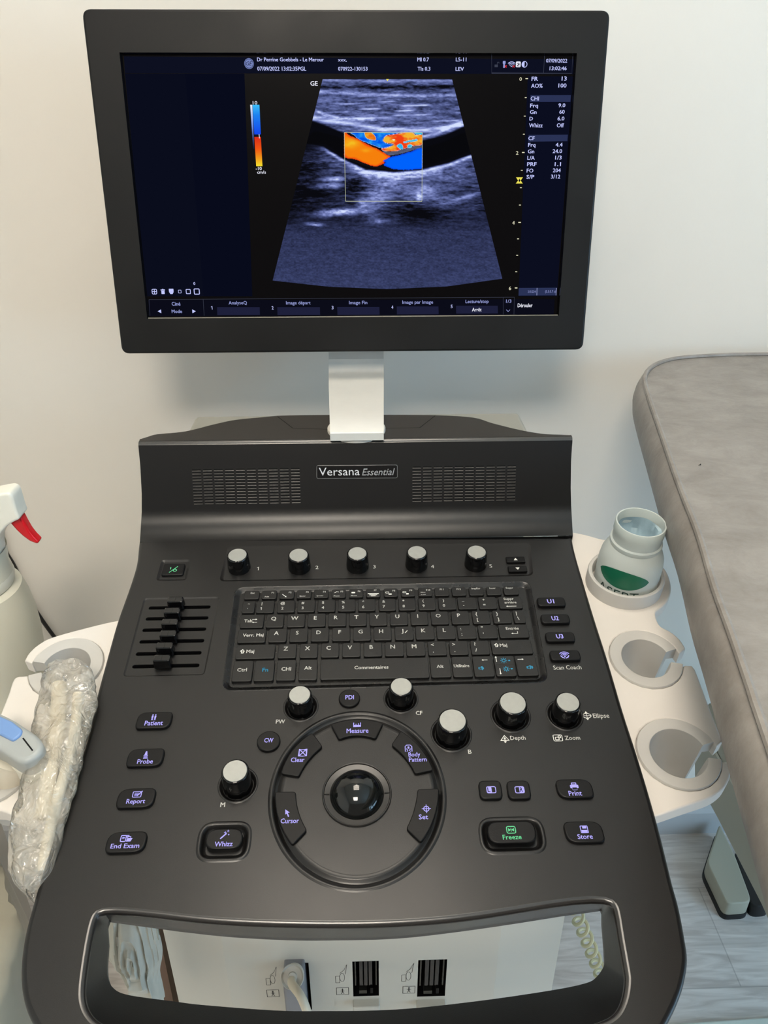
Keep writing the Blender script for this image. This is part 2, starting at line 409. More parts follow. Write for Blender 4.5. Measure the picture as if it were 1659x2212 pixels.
# knob collars as small dished recesses in the deck
KN = [('s', 516.9, 1198.8, 1243), ('s', 647, 1198.8, 1242), ('s', 772.5, 1195.5, 1240), ('s', 899.6, 1193, 1237.5), ('s', 1027, 1192, 1236),
      ('m', 650, 1500.8, 1548.7), ('m', 866, 1483, 1531), ('l', 974.7, 1556.5, 1612), ('l', 1102.8, 1518.5, 1571.6), ('n', 1219.7, 1516.7, 1567.8), ('n', 514, 1665.5, 1720)]
KR = {'s': (.0090, .0112), 'm': (.0086, .0107), 'l': (.0104, .0127), 'n': (.0090, .0113)}
knobs = []
for t, x, yt, yb in KN:
    rt, rb = KR[t]; sc_px = (yb+294)/1690*45.83/.019
    base = D.loc(x, yb - rb*sc_px*.78); h = .012
    for i in range(40):
        q = proj(D.wpt(base[0], base[1], h))
        if q[1] <= yt: break
        h += .0003
    knobs.append((base, h, rt, rb, t))
deckholes = [open_loop, kb_out, knobrec, slidrec, pwrrec, whrec, frrec, trough]
collars = []
for b_, h, rt, rb, t in knobs:
    if t != 's':
        c = ell(b_[0], b_[1], rb+.0042, n=32); collars.append(c); deckholes.append(c)
# deck surface; the outline's rounded edge drops away
oi = offset(outer, .004)
mb.cap([oi]+[ccw(h) for h in deckholes], 0, DECK)
rs = [[(x, y, 0) for x, y in oi]]
for k in range(1, 6):
    a = math.pi/2*k/5; l = offset(outer, .004*(1-math.sin(a))); rs.append([(x, y, -.004*(1-math.cos(a))) for x, y in l])
rs.append([(x, y, -.030) for x, y in outer]); rs.append([(x, y, -.038) for x, y in offset(outer, .008)])
mb.rings(rs, DECK, closed=True)
# handle opening: bright rolled rim, then the wall falls inwards
A = [(a[0], a[1]) for a in rimI]; B = rimB
def mixl(t): return [((1-t)*a[0]+t*b[0], (1-t)*a[1]+t*b[1]) for a, b in zip(A, B)]
RIM = mat('polished rim', (34, 32, 31), .27, .9); rr_ = []
for k in range(9):
    a = math.pi/2*k/8; t = math.sin(a); rr_.append([((1-t)*o[0]+t*i_[0], (1-t)*o[1]+t*i_[1], -.0038*(1-math.cos(a))) for o, i_ in zip(rimO, rimI)])
mb.rings(rr_, RIM); mb.rings([rr_[-1], [(x, y, RIMD) for x, y in B]], DECK)
lowB = mixl(1); mb.cap([ccw(offset(outer, .008)), ccw(lowB)], -.038, DECK)
mb.rings([[(x, y, RIMD) for x, y in lowB], [(x, y, -.038) for x, y in lowB]], DECK)
# knob strip: ramps down towards the keys
vt = max(p[1] for p in knobrec); vb = min(p[1] for p in knobrec)
mb.recess(knobrec, [(.0008, .25), (.002, .8), (.0035, 1)], DECK, wf=lambda x, y: -.0022*max(.02, min(1, (vt-y)/(vt-vb))))
# slider panel with its six slots
sl = [(372, 782, 405, 400), (352, 768, 478, 472), (330, 753, 553, 546), (310, 740, 630, 623), (286, 722, 711, 703), (262, 708, 795, 786)]
slots = []
for a, b_, ya, yb in sl:
    p = D.loc(200+a/3.072, 1180+ya/3.072); q = D.loc(200+b_/3.072, 1180+yb/3.072); v = (p[1]+q[1])/2
    slots.append(rrect((p[0]+q[0])/2, v, q[0]-p[0], .0042, .0021, 4))
mb.recess(slidrec, [(.0006, -.0004), (.0015, -.0008)], DECK, holes=slots)
for s_ in slots:
    mb.recess(s_, [(.0002, -.0006), (.0004, -.0008)], GLOSS, cap=False, w0=-.0008+.0008) if False else None
    l = ccw(s_); mb.rings([[(x, y, -.0008) for x, y in l], [(x, y, -.0013) for x, y in offset(l, .0004)], [(x, y, -.0055) for x, y in offset(l, .0005)]], GLOSS)
    mb.cap([offset(l, .0005)], -.0055, HOLE)
mb.recess(pwrrec, [(.001, -.0005), (.0025, -.0012)], DECK)
for r_ in (whrec, frrec):
    mb.recess(r_, [(.0008, .0004), (.0016, .0007), (.0024, .0006), (.0032, 0), (.0044, -.0020), (.0054, -.003), (.0065, -.0034)], DECK)
for c in collars:
    mb.recess(c, [(.0005, .0003), (.0011, .0005), (.0017, .0003), (.0026, -.0010), (.0038, -.0022)], DECK)
# ring trough around the trackball, with the inner disc
rin = mb.recess(trough, [(.001, .0005), (.002, .0008), (.003, .0006), (.004, -.0004), (.0052, -.0018), (.0062, -.0022), (.0072, -.0018), (.0086, -.0006), (.0098, .0), (.012, -.0002)], DECK, cap=False)
mb.cap([rin, ccw(ell(0, 0, SOCK_R, n=64))], -.0002, DECK)
# faint seam where the speaker housing meets the deck, white print
def dtx(s, x0, x1, yt, yb, bold=.012, m=WPAINT): text_px(mb, D, s, x0, x1, yt, yb, m, E_, bold)
for s, x, y in (('1', 558, 1230.5), ('2', 684.5, 1228), ('3', 809, 1226.5), ('4', 934.6, 1226), ('5', 1060.6, 1225)):
    vv = D.loc(x, y, -.0008); kz = -.0022*max(.02, min(1, (vt-vv[1])/(vt-vb))) + .0005
    text_at(mb, s, vv[0], vv[1]-.0006, .0046, kz, WPAINT, align='C', bold=.01)
dtx('PW', 595.6, 615.5, 1554.5, 1562.5, .02); dtx('CF', 898.4, 912.8, 1536, 1544, .02); dtx('M', 475.4, 485.8, 1733.5, 1743, .02); dtx('B', 1011.6, 1019.2, 1619.5, 1628, .02)
dtx('Depth', 1102.8, 1136, 1589.5, 1598); dtx('Zoom', 1221, 1254, 1589.5, 1598); dtx('Ellipse', 1282, 1317, 1541.5, 1550.5); dtx('Scan Coach', 1196, 1257, 1437.5, 1446)
def icon(mb, pl, z, x, y, s, strokes, m, wd=.09, ang=0, fit=False):
    """strokes in a unit box (-.5...5) drawn about pixel x,y with pixel size s"""
    o = Vector(pl.loc(x, y, z)); u = Vector(pl.loc(x+s, y, z))-o; k = u.length
    ca, sa = math.cos(ang), math.sin(ang); kv = (Vector(pl.loc(x, y-s, z))-o).length if fit else k
    def T(p): return (o.x+(p[0]*ca-p[1]*sa)*k, o.y+(p[0]*sa+p[1]*ca)*kv)
    for st in strokes:
        kind, pts = st[0], st[1]
        if kind == 'l': mb.stroke([T(p) for p in pts], (st[2] if len(st) > 2 else wd)*k, z, m)
        elif kind == 'c': mb.stroke([T(p) for p in pts], (st[2] if len(st) > 2 else wd)*k, z, m, closed=True)
        elif kind == 'f': mb.cap([ccw([T(p) for p in pts])], z, st[2] if len(st) > 2 else m)
        elif kind == 'f2': mb.cap([ccw([T(p) for p in pts])], z+.00004, st[2])
def sq(a, b, r=.08, cx=0, cy=0): return rrect(cx, cy, a, b, r, 3)
icon(mb, D, E_, 1090.5, 1596, 18, [('c', [(-.5, -.2), (.5, -.2), (0, .45)]), ('l', [(0, -.45), (0, .15)]), ('f', [(-.18, .02), (.18, .02), (0, .22)]), ('f', [(-.18, -.35), (.18, -.35), (0, -.58)])], WPAINT, .09)
icon(mb, D, E_, 1205, 1594, 19, [('c', sq(1, .8, .15)), ('c', sq(.4, .34, .05, -.08, -.08)), ('c', sq(.26, .24, .04, .2, .14))], WPAINT, .08)
icon(mb, D, E_, 1267.5, 1546, 17, [('c', ell(0, 0, .55, .34, 20)), ('l', [(-.5, 0), (.5, 0)], .06), ('l', [(0, -.35), (0, .35)], .06), ('f', [(-.2, .4), (.2, .4), (0, .66)]), ('f', [(-.2, -.4), (.2, -.4), (0, -.66)])], WPAINT, .08)
deck = mb.build('control_deck', ROOT, D)

# --- keyboard
KBD = -.0026
mb = MB()
mb.recess(kb_out, [(.0006, .0003), (.0014, .0), (.004, -.0016), (.0052, -.0024), (.0058, KBD)], WELL)
keyboard = mb.build('keyboard', ROOT, D)
def A2(x): return 460+x/4.1475
def A3(x): return 800+x/3.456
def mkrow(refx, top, bot, left, right, legends):
    x = A2(refx); vt_ = D.loc(x, 1240+top/4.1475)[1]; vb_ = D.loc(x, 1240+bot/4.1475)[1]
    y = 1240+(top+bot)/2/4.1475
    ed = [(A2(a), A2(b)) for a, b in left]+[(A3(a), A3(b)) for a, b in right]
    for (a, b), lg in zip(ed, legends):
        ua = D.loc(a, y-(a-x)*.0187)[0]; ub = D.loc(b, y-(b-x)*.0187)[0]
        mb = MB(); cu, cv = (ua+ub)/2, (vt_+vb_)/2; W, H = ub-ua, vt_-vb_-.0002
        mb.puck(rrect(0, 0, W, H, .0022, 4), 0, .0026, .0006, KEYM, 2)
        for it in lg:
            if callable(it): it(mb, W, H); continue
            s, fx, fy, cap = it[:4]; m = it[4] if len(it) > 4 else WPAINT
            wd = it[5] if len(it) > 5 else None
            text_at(mb, s, (fx-.5)*W, (.5-fy)*H-cap/2, cap, .0026+E_, m, width=wd*W if wd else None, align='C', bold=.02)
        mb.build('key', keyboard, matrix=D.m @ Matrix.Translation((cu, cv, KBD)))
Z2 = .0026+E_
def ln(pts, wd=.0006, m=WPAINT, closed=False):
    def f(mb, W, H): mb.stroke([((x-.5)*W, (.5-y)*H) for x, y in pts], wd, Z2, m, closed)
    return f
def arrow(x0, y0, x1, y1, m=WPAINT, wd=.0006, hd=.0016):
    def f(mb, W, H):
        a = Vector(((x0-.5)*W, (.5-y0)*H)); b = Vector(((x1-.5)*W, (.5-y1)*H)); d = (b-a).normalized(); n = Vector((-d.y, d.x))
        mb.stroke([tuple(a), tuple(b-d*hd*.8)], wd, Z2, m)
        mb.cap([ccw([tuple(b), tuple(b-d*hd+n*hd*.6), tuple(b-d*hd-n*hd*.6)])], Z2, m)
    return f
def blob(x, y, a, b, m=WPAINT):
    def f(mb, W, H): mb.cap([rrect((x-.5)*W, (.5-y)*H, a, b, min(a, b)*.2, 2)], Z2, m)
    return f
def ringb(x, y, a, b, m=WPAINT, wd=.0004):
    def f(mb, W, H): mb.stroke(rrect((x-.5)*W, (.5-y)*H, a, b, min(a, b)*.2, 2), wd, Z2, m, True)
    return f
def shiftarrow(x, y):
    def f(mb, W, H):
        c = ((x-.5)*W, (.5-y)*H); mb.stroke([(c[0]+p[0]*.0034, c[1]+p[1]*.0042) for p in ((0, .5), (.5, 0), (.22, 0), (.22, -.45), (-.22, -.45), (-.22, 0), (-.5, 0))], .0006, Z2, WPAINT, True)
    return f
def sun(x, y):
    def f(mb, W, H):
        cx, cy = (x-.5)*W, (.5-y)*H; mb.stroke(ell(cx, cy, .0014, n=14), .0005, Z2, CPAINT, True)
        for k in range(8):
            a = k*math.pi/4; mb.stroke([(cx+math.cos(a)*.002, cy+math.sin(a)*.002), (cx+math.cos(a)*.003, cy+math.sin(a)*.003)], .0005, Z2, CPAINT)
    return f
def tri(x, y, up):
    def f(mb, W, H):
        cx, cy = (x-.5)*W, (.5-y)*H; k = 1 if up else -1; mb.cap([ccw([(cx-.0011, cy-.0007*k), (cx+.0011, cy-.0007*k), (cx, cy+.0009*k)])], Z2, CPAINT)
    return f
def speaker(x, y, n):
    def f(mb, W, H):
        cx, cy = (x-.5)*W, (.5-y)*H
        mb.stroke([(cx-.0022, cy-.0009), (cx-.0022, cy+.0009), (cx-.001, cy+.0009), (cx+.0006, cy+.002), (cx+.0006, cy-.002), (cx-.001, cy-.0009)], .0005, Z2, CPAINT, True)
        for k in range(n): mb.stroke([(cx+.0014+k*.0008, cy-.0012-.0003*k), (cx+.0019+k*.0009, cy), (cx+.0014+k*.0008, cy+.0012+.0003*k)], .0005, Z2, CPAINT)
    return f
fk = lambda s, *o: [(s, .72, .3, .0020)]+list(o)
mkrow(345, 147, 225, [(280, 415), (437, 572), (595, 728), (750, 882), (905, 1035), (1065, 1190), (1220, 1345), (1372, 1500)],
      [(100, 205), (228, 333), (357, 462), (480, 588), (608, 715), (737, 845), (866, 975), (995, 1105)],
      [[('Esc', .55, .3, .0021)], fk('F1', ('Aide', .35, .75, .0016)), fk('F2', arrow(.2, .5, .5, .85)), fk('F3', ('Ejecter', .42, .75, .0014)), fk('F4', ('Spooler', .42, .75, .0014)),
       fk('F5', ln([(.2, .45), (.35, .3), (.5, .35)]), ('Phono', .35, .8, .0015)), fk('F6', blob(.3, .45, .0035, .0018), ('Phono', .35, .8, .0015)),
       [('F7', .65, .22, .0018), blob(.5, .6, .0105, .0009), blob(.5, .75, .0075, .0008), blob(.5, .88, .0045, .0007)], fk('F8', ringb(.25, .5, .003, .0018), blob(.45, .7, .003, .0016)), fk('F9', ringb(.25, .5, .003, .0018), blob(.45, .7, .0025, .0018)),
       fk('F10', ('Effacer', .35, .55, .0012), ('le mot', .35, .8, .0012)), [('F11', .5, .25, .0020)], [('F12', .5, .25, .0020)], [('ImpEcr', .5, .2, .0021)], [('Inser', .45, .2, .0021)], [('Suppr', .42, .2, .0021)]])
nm = lambda a, b: [(a, .3, .24, .0030), (b, .3, .66, .0032)]
mkrow(310, 240, 350, [(262, 375), (388, 548), (575, 735), (757, 915), (938, 1097), (1120, 1277), (1300, 1455)],
      [(62, 190), (210, 337), (357, 487), (508, 640), (652, 793), (808, 942), (958, 1132)],
      [[('~', .5, .25, .0024), ('`', .45, .7, .003)], nm('|', '1'), nm('@', '2'), nm('#', '3'), nm('$', '4'), nm('%', '5'), nm('^', '6'), nm('&', '7'), nm('*', '8'), nm('(', '9'), nm(')', '0'), nm('_', '-'), nm('+', '='),
       [('Suppr', .45, .2, .0028), ('arrière', .5, .5, .0028), arrow(.72, .82, .28, .82)]])
lt = lambda s: [(s, .42, .34, .0042)]
br = lambda a, b: [(a, .25, .26, .0036), (b, .27, .68, .0034)]
mkrow(350, 362, 482, [(245, 455), (475, 635), (663, 825), (848, 1010), (1032, 1195), (1218, 1378), (1402, 1560)],
      [(146, 280), (300, 430), (452, 585), (605, 738), (762, 893), (915, 1050), (1068, 1155)],
      [[('Tab', .34, .48, .0034), arrow(.5, .38, .72, .38, wd=.0005), arrow(.72, .6, .5, .6, wd=.0005)]]+[lt(c) for c in 'QWERTYUIOP']+[br('{', '['), br('}', ']'), [('|', .3, .25, .0036), ('\\', .38, .65, .0038)]])
mkrow(345, 492, 615, [(222, 473), (498, 662), (685, 850), (877, 1040), (1067, 1230), (1255, 1415), (1440, 1600)],
      [(182, 322), (337, 478), (495, 635), (650, 790), (806, 947), (960, 1180)],
      [[('Verr. Maj', .55, .45, .0034)]]+[lt('A'), lt('S'), lt('D'), lt('F')+[ln([(.4, .88), (.6, .88)], .0004, KEYM)], lt('G'), lt('H'), lt('J')+[ln([(.55, .5), (.68, .32)], .0006)], lt('K'), lt('L')]+[[(':', .2, .26, .0034), (';', .22, .66, .0034)], [('"', .22, .24, .0036), ("'", .25, .7, .0036)], [('Entrée', .47, .3, .0031), ln([(.62, .52), (.62, .68), (.5, .68)], .0005), arrow(.6, .68, .4, .68)]])
mkrow(380, 630, 760, [(205, 555), (582, 747), (777, 940), (967, 1130), (1157, 1322), (1350, 1515)],
      [(108, 250), (268, 410), (430, 570), (590, 730), (750, 888), (905, 1208)],
      [[shiftarrow(.17, .48), ('Maj', .37, .48, .0036)]]+[lt(c) for c in 'ZXCVBNM']+[br('<', ','), br('>', '.'), br('?', '/'), [shiftarrow(.13, .38), ('Maj', .3, .38, .0034)]])
mkrow(260, 775, 962, [(175, 355), (370, 548), (570, 742), (767, 935), (962, A3(437)*4.1475-460*4.1475)],
      [(448, 600), (612, 760), (770, 920), (930, 1082), (1090, 1245)],
      [[('Ctrl', .47, .45, .0036)], [('Fn', .55, .47, .0040, CPAINT)], [('CHI', .5, .45, .0036)], [('Alt', .5, .42, .0036)], [('Commentaires', .47, .45, .0034)], [('Alt', .48, .47, .0033)], [('Utilitaire', .47, .46, .0031, WPAINT, .78)],
       [arrow(.75, .2, .45, .2), speaker(.38, .6, 1)], [arrow(.12, .3, .12, .02), sun(.48, .24), tri(.75, .24, True), ln([(0.06, .44), (.94, .44)], .0005, GLOSS), arrow(.22, .62, .22, .92), sun(.53, .66), tri(.8, .66, False)],
       [arrow(.12, .2, .42, .2), speaker(.62, .6, 2)]])

# --- buttons
def button(loop, h, legends, name='button', w0=0.0, label=None, r=.0012):
    mb = MB(); lp = ccw(loop); cx = sum(p[0] for p in lp)/len(lp); cy = sum(p[1] for p in lp)/len(lp)
    a = mb.puck(loop, w0, w0+h, r, BTN, 4)
    for f in legends: f(mb, w0+h+E_)
    o = mb.build(name, ROOT, D)
    if label: o['label'] = label
    return o
def TX(s, x0, x1, yt, yb, m=PURP, bold=.014, it=0): return lambda mb, z: text_px(mb, D, s, x0, x1, yt, yb, m, z, bold, it)
def IC(x, y, s, st, m=PURP, wd=.09, ang=0): return lambda mb, z: icon(mb, D, z, x, y, s, st, m, wd, ang)
def person(cx, s=1): return [('f', ell(cx, .38, .1*s, n=10)), ('f', sq(.26*s, .42*s, .08, cx, .06)), ('f', sq(.09*s, .5*s, .02, cx-.07*s, -.28)), ('f', sq(.09*s, .5*s, .02, cx+.07*s, -.28))]
rr = lambda big, small: [small, big, small, big]      # corner order: bl, br, tr, tl
def btn(x0, x1, y0, y1, rad, leg, h=.003, w0=0.0, **k): return button(pxrect(x0, x1, y0, y1, rad, w0+h), h, leg, w0=w0, **k)
btn(295, 370, 1537, 1573, rr(.0075, .004), [IC(332.5, 1549, 15, person(-.2, 1)+person(.2, .95)), TX('Patient', 311.5, 351, 1557, 1566.5)])
btn(275, 352.5, 1616, 1655, rr(.0075, .004), [IC(315, 1631, 17, [('f', [(-.08, .55), (.08, .55), (.2, 0), (-.2, 0)]), ('f', sq(.55, .12, .04, 0, -.1)), ('f', sq(.5, .1, .03, .02, -.28)), ('f', sq(.6, .1, .03, .04, -.45))]), TX('Probe', 295.5, 329.5, 1640, 1649.5)])
btn(253, 334, 1702, 1744.5, rr(.0085, .0045), [IC(296, 1716, 19, [('c', sq(.95, .66, .1)), ('l', [(-.3, .15), (.2, .15)], .07), ('l', [(-.3, 0), (.1, 0)], .07), ('l', [(-.3, -.15), (.0, -.15)], .07), ('l', [(.02, -.2), (.55, .42)], .12)]), TX('Report', 272, 312.5, 1726, 1735.5)])
btn(229.5, 315, 1795.5, 1841.5, rr(.009, .005), [IC(273, 1811.5, 22, [('c', sq(.5, .6, .08, -.3, .02)), ('l', [(-.42, .12), (-.18, .12)], .07), ('l', [(-.42, 0), (-.18, 0)], .07), ('f', [(.0, -.3), (.1, .05), (.6, .05), (.46, -.3)]), ('l', [(.08, .05), (.08, .2), (.4, .2), (.4, .05)], .07), ('l', [(-.02, .32), (.2, .32), (.2, .22)], .07)]), TX('End Exam', 238, 300, 1822.5, 1832)])
btn(444, 524, 1789, 1834, .0085, [IC(485, 1803, 18, [('l', [(-.45, -.5), (.22, .16)], .16), ('l', [(.05, .42), (.05, .12)], .06), ('l', [(-.1, .27), (.2, .27)], .06), ('l', [(.38, .6), (.38, .3)], .06), ('l', [(.23, .45), (.53, .45)], .06), ('l', [(.5, .1), (.5, -.1)], .06), ('l', [(.4, 0), (.6, 0)], .06)]), TX('Whizz', 463, 502, 1818, 1828)], h=.0055, w0=-.0034)
btn(1053, 1158.5, 1773, 1821, .008, [IC(1104, 1792.5, 21, [('c', sq(.9, .72, .18)), ('f', [(-.3, .2), (-.3, -.2), (-.03, 0)]), ('f', [(.3, .2), (.3, -.2), (.03, 0)]), ('l', [(-.0, .2), (-.0, -.2)], .06)], GREEN), TX('Freeze', 1086.5, 1127.5, 1803, 1813, GREEN)], h=.0065, w0=-.0034)
btn(1203, 1281, 1682, 1723.5, [.009, .0045, .009, .0045], [IC(1240.5, 1699, 19, [('f', sq(.95, .42, .1)), ('c', sq(.5, .22, .03, 0, .33)), ('f2', sq(.52, .3, .02, 0, -.26), BTN), ('c', sq(.48, .28, .02, 0, -.28), .07)]), TX('Print', 1229.5, 1258, 1708.5, 1718.5)])
btn(1220.5, 1304, 1773, 1820, [.009, .0045, .009, .0045], [IC(1262, 1791.5, 18, [('c', sq(.85, .85, .08)), ('f', sq(.7, .3, .03, 0, -.22)), ('f', sq(.5, .26, .03, .06, .24))]), TX('Store', 1248.5, 1281.5, 1802, 1812)])
for x0, x1, t in ((1035, 1084.5, 'L'), (1096, 1146, 'R')):
    xm = (x0+x1)/2+1.5
    side = -1 if t == 'L' else 1
    btn(x0, x1, 1685, 1725.5, .0045, [IC(xm, 1706, 20, [('c', sq(.95, .72, .16)), ('f', [(0, -.36), (.45*side, -.3), (.45*side, .3), (0, .36)]), ('l', [(0, .36), (0, -.36)], .07)]),
                                       (lambda xx, tt: lambda mb, z: text_px(mb, D, tt, xx-3, xx+3, 1701, 1710.5, BTN, z+.00005, .02))(xm+side*4.6, t)])
for t, x0, x1, y0, y1, tx in (('U1', 1161, 1221.5, 1289.5, 1308.5, (1183, 1198)), ('U2', 1169, 1231, 1326, 1345.5, (1192.5, 1208)), ('U3', 1179, 1242, 1364.5, 1385, (1202.5, 1218)), ('', 1188.5, 1254, 1404, 1425.5, None)):
    if tx: leg = [TX(t, tx[0], tx[1], (y0+y1)/2-4.5, (y0+y1)/2+4, bold=.025)]
    else:
        arcs = [('l', [(r*math.cos(a), -.25+r*math.sin(a)) for a in [math.radians(35+110*k/8) for k in range(9)]], .1) for r in (.3, .5, .7)]
        leg = [IC(1219.5, 1414.5, 18, arcs+[('f', ell(0, -.2, .12, n=10)), ('l', [(-.5, -.1), (-.3, -.4), (-.05, -.5)], .14), ('l', [(.5, -.1), (.3, -.4), (.05, -.5)], .14)])]
    btn(x0, x1, y0, y1, .0035, leg, h=.0035)
for x0, x1, y0, y1, k in ((1093.5, 1134, 1202, 1214, 1), (1098, 1138.5, 1222, 1234, -1)):
    btn(x0, x1, y0, y1, .001, [IC((x0+x1)/2, (y0+y1)/2, 9, [('f', [(-.5, -.35*k), (.5, -.35*k), (0, .45*k)])], WPAINT)], h=.002, w0=-.0008, r=.0006)
btn(350, 398, 1217, 1242, .003, [IC(373.5, 1230, 22, [('l', [(-.25, .32), (-.25, .02)], .08), ('l', [(-.3, -.42), (.42, .42)], .07), ('l', [(.22+.16*math.cos(a), -.12+.16*math.sin(a)) for a in [math.radians(125+290*k/12) for k in range(13)]], .07), ('l', [(.22, .12), (.22, -.08)], .07)], GREEN)], h=.0022, w0=-.0012)
for x, y, r, t, a, b_ in ((754.6, 1507, 23.0, 'PDI', 746, 764.5), (580, 1600, 25.3, 'CW', 570.5, 590)):
    c = D.loc(x, y, .0025); rr_ = (D.loc(x+r, y, .0025)[0]-D.loc(x-r, y, .0025)[0])/2
    button(ell(c[0], c[1], rr_, n=40), .0025, [TX(t, a, b_, y-5.5, y+3.5, bold=.02)], r=.001)
def C5(x, y): return (440+x/2.9625, 1440+y/2.9625)
def arcbtn(oc, om, ic, im, leg):
    h = .0025; P = [D.loc(*C5(*p), h) for p in oc]; M = D.loc(*C5(*om), h); Q = [D.loc(*C5(*p), h) for p in ic]; N = D.loc(*C5(*im), h)
    def quad(a, m, b, n=9):
        c = (2*m[0]-.5*(a[0]+b[0]), 2*m[1]-.5*(a[1]+b[1]))
        return [((1-t)**2*a[0]+2*t*(1-t)*c[0]+t*t*b[0], (1-t)**2*a[1]+2*t*(1-t)*c[1]+t*t*b[1]) for t in [k/(n-1) for k in range(n)]]
    loop = quad(P[0], M, P[1])+quad(Q[1], N, Q[0]); n = len(loop)
    rad = [0.0]*n
    for i in (0, 8, 9, n-1): rad[i] = .0022
    lp = []
    for i in range(n):
        if rad[i] == 0: lp.append(loop[i])
        else:
            a = Vector(loop[i-1]); p = Vector(loop[i]); b = Vector(loop[(i+1) % n]); A_ = p+(a-p).normalized()*.0022; B_ = p+(b-p).normalized()*.0022
            for k in range(5):
                t = k/4; q = A_*(1-t)**2+p*2*t*(1-t)+B_*t*t; lp.append((q.x, q.y))
    button(lp, h, leg, r=.0008)
arcbtn([(812, 368), (1150, 362)], (980, 336), [(865, 466), (1100, 462)], (982, 440), [IC(771.5, 1566, 15, [('l', [(-.5, .4), (-.5, -.25), (.5, -.25), (.5, .4)], .12), ('f', sq(.9, .3, .02, 0, -.15)), ('l', [(-.17, .2), (-.17, -.1)], .09), ('l', [(.17, .3), (.17, -.1)], .09)]), TX('Measure', 748.5, 796, 1573.5, 1583)])
arcbtn([(695, 420), (492, 684)], (568, 532), [(762, 510), (610, 703)], (672, 598), [IC(654, 1626, 20, [('c', [(-.38, .42), (0, .36), (.38, .42), (.42, -.38), (0, -.42), (-.42, -.38)], .09), ('l', [(-.4, .45), (.42, -.42)], .1), ('l', [(.4, .45), (-.42, -.42)], .1)]), TX('Clear', 628, 657.5, 1636.5, 1646)])
arcbtn([(1262, 408), (1470, 662)], (1392, 522), [(1200, 500), (1352, 686)], (1290, 584), [IC(882.5, 1616.5, 16, [('l', [(-.45, -.5), (-.45, .3), (-.25, .5), (.25, .5), (.45, .3), (.45, -.5)], .1), ('f', sq(.25, .35, .06, 0, .12)), ('l', [(-.3, -.05), (-.1, -.3), (-.25, -.5)], .09), ('l', [(.3, -.05), (.1, -.3), (.25, -.5)], .09)]), TX('Body', 882.5, 908, 1625, 1634), TX('Pattern', 883.5, 922, 1636, 1645)])
arcbtn([(455, 800), (567, 1143)], (478, 980), [(590, 798), (662, 1045)], (608, 925), [IC(620.5, 1757, 17, [('f', [(-.28, .55), (.32, .1), (.02, .06)]), ('f', [(-.28, .55), (-.24, -.16), (.02, .06)]), ('l', [(-.02, .06), (.2, -.45)], .16)]), TX('Cursor', 606, 645.5, 1768, 1778)])
arcbtn([(1507, 778), (1390, 1126)], (1477, 965), [(1368, 782), (1295, 1035)], (1345, 915), [IC(921, 1747, 19, [('c', ell(0, 0, .3, n=20), .1), ('l', [(-.52, 0), (.52, 0)], .08), ('l', [(0, -.52), (0, .52)], .08)]), TX('Set', 905, 925, 1759.5, 1769.5)])

# --- trackball
mb = MB()
mb.lathe([(SOCK_R, -.0003), (SOCK_R, .0010), (SOCK_R-.0004, .0015), (SOCK_R-.0011, .0013), (SOCK_R-.0016, .0004), (.0204, -.0002), (.0200, -.0008), (.0199, -.004)], mat('socket ring', (38, 37, 36), .28), n=72)
for sx in (-1, 1): mb.box((sx*.0232, 0, .0004), (.0050, .0007, .0004), HOLE)
sock = mb.build('trackball_socket', ROOT, D)
mb = MB(); R_ = .0215; mb.lathe([(R_*math.sin(a), -.0075+R_*math.cos(a)) for a in [math.pi*.75*k/28+.0001 for k in range(29)]], mat('black ball', (10, 12, 12), .09, .6), n=64)
mb.build('trackball', ROOT, D, recalc=True)

# --- rotary knobs
for (b_, h, rt, rb, t) in knobs:
    w0 = -.002; mb = MB(); n = 72; rs = []
    prof = [(rb, w0), (rb+.0001, w0+.002), (rt+.0014, h-.0022), (rt+.0012, h-.0008), (rt+.0006, h-.0001), (rt, h)]
    ph = random.random()*3
    for i, (r, z) in enumerate(prof):
        ring = []
        for k in range(n):
            a = 2*math.pi*k/n; g = 0
            for q in range(5):
                dlt = abs((a-(q*2*math.pi/5+ph)+math.pi) % (2*math.pi)-math.pi)
                if i < 5 and dlt < .1: g = .0004
            ring.append((r*math.cos(a)-g*math.cos(a), r*math.sin(a)-g*math.sin(a), z))
        rs.append(ring)
    mb.rings(rs, KNOBM); mb.cap([ell(0, 0, rt, n=72)], h, KNOBM)
    o = mb.build('knob', ROOT, matrix=D.m @ Matrix.Translation((b_[0], b_[1], 0)))
    mb = MB(); mb.cap([ell(0, 0, rt-.0003, n=48)], h+.00025, SILV); mb.rings([[(x, y, h) for x, y in ell(0, 0, rt-.0001, n=48)], [(x, y, h+.00025) for x, y in ell(0, 0, rt-.0003, n=48)]], SILV)
    c = mb.build('knob_cap', o, matrix=D.m @ Matrix.Translation((b_[0], b_[1], 0))); c['label'] = 'brushed silver disc'

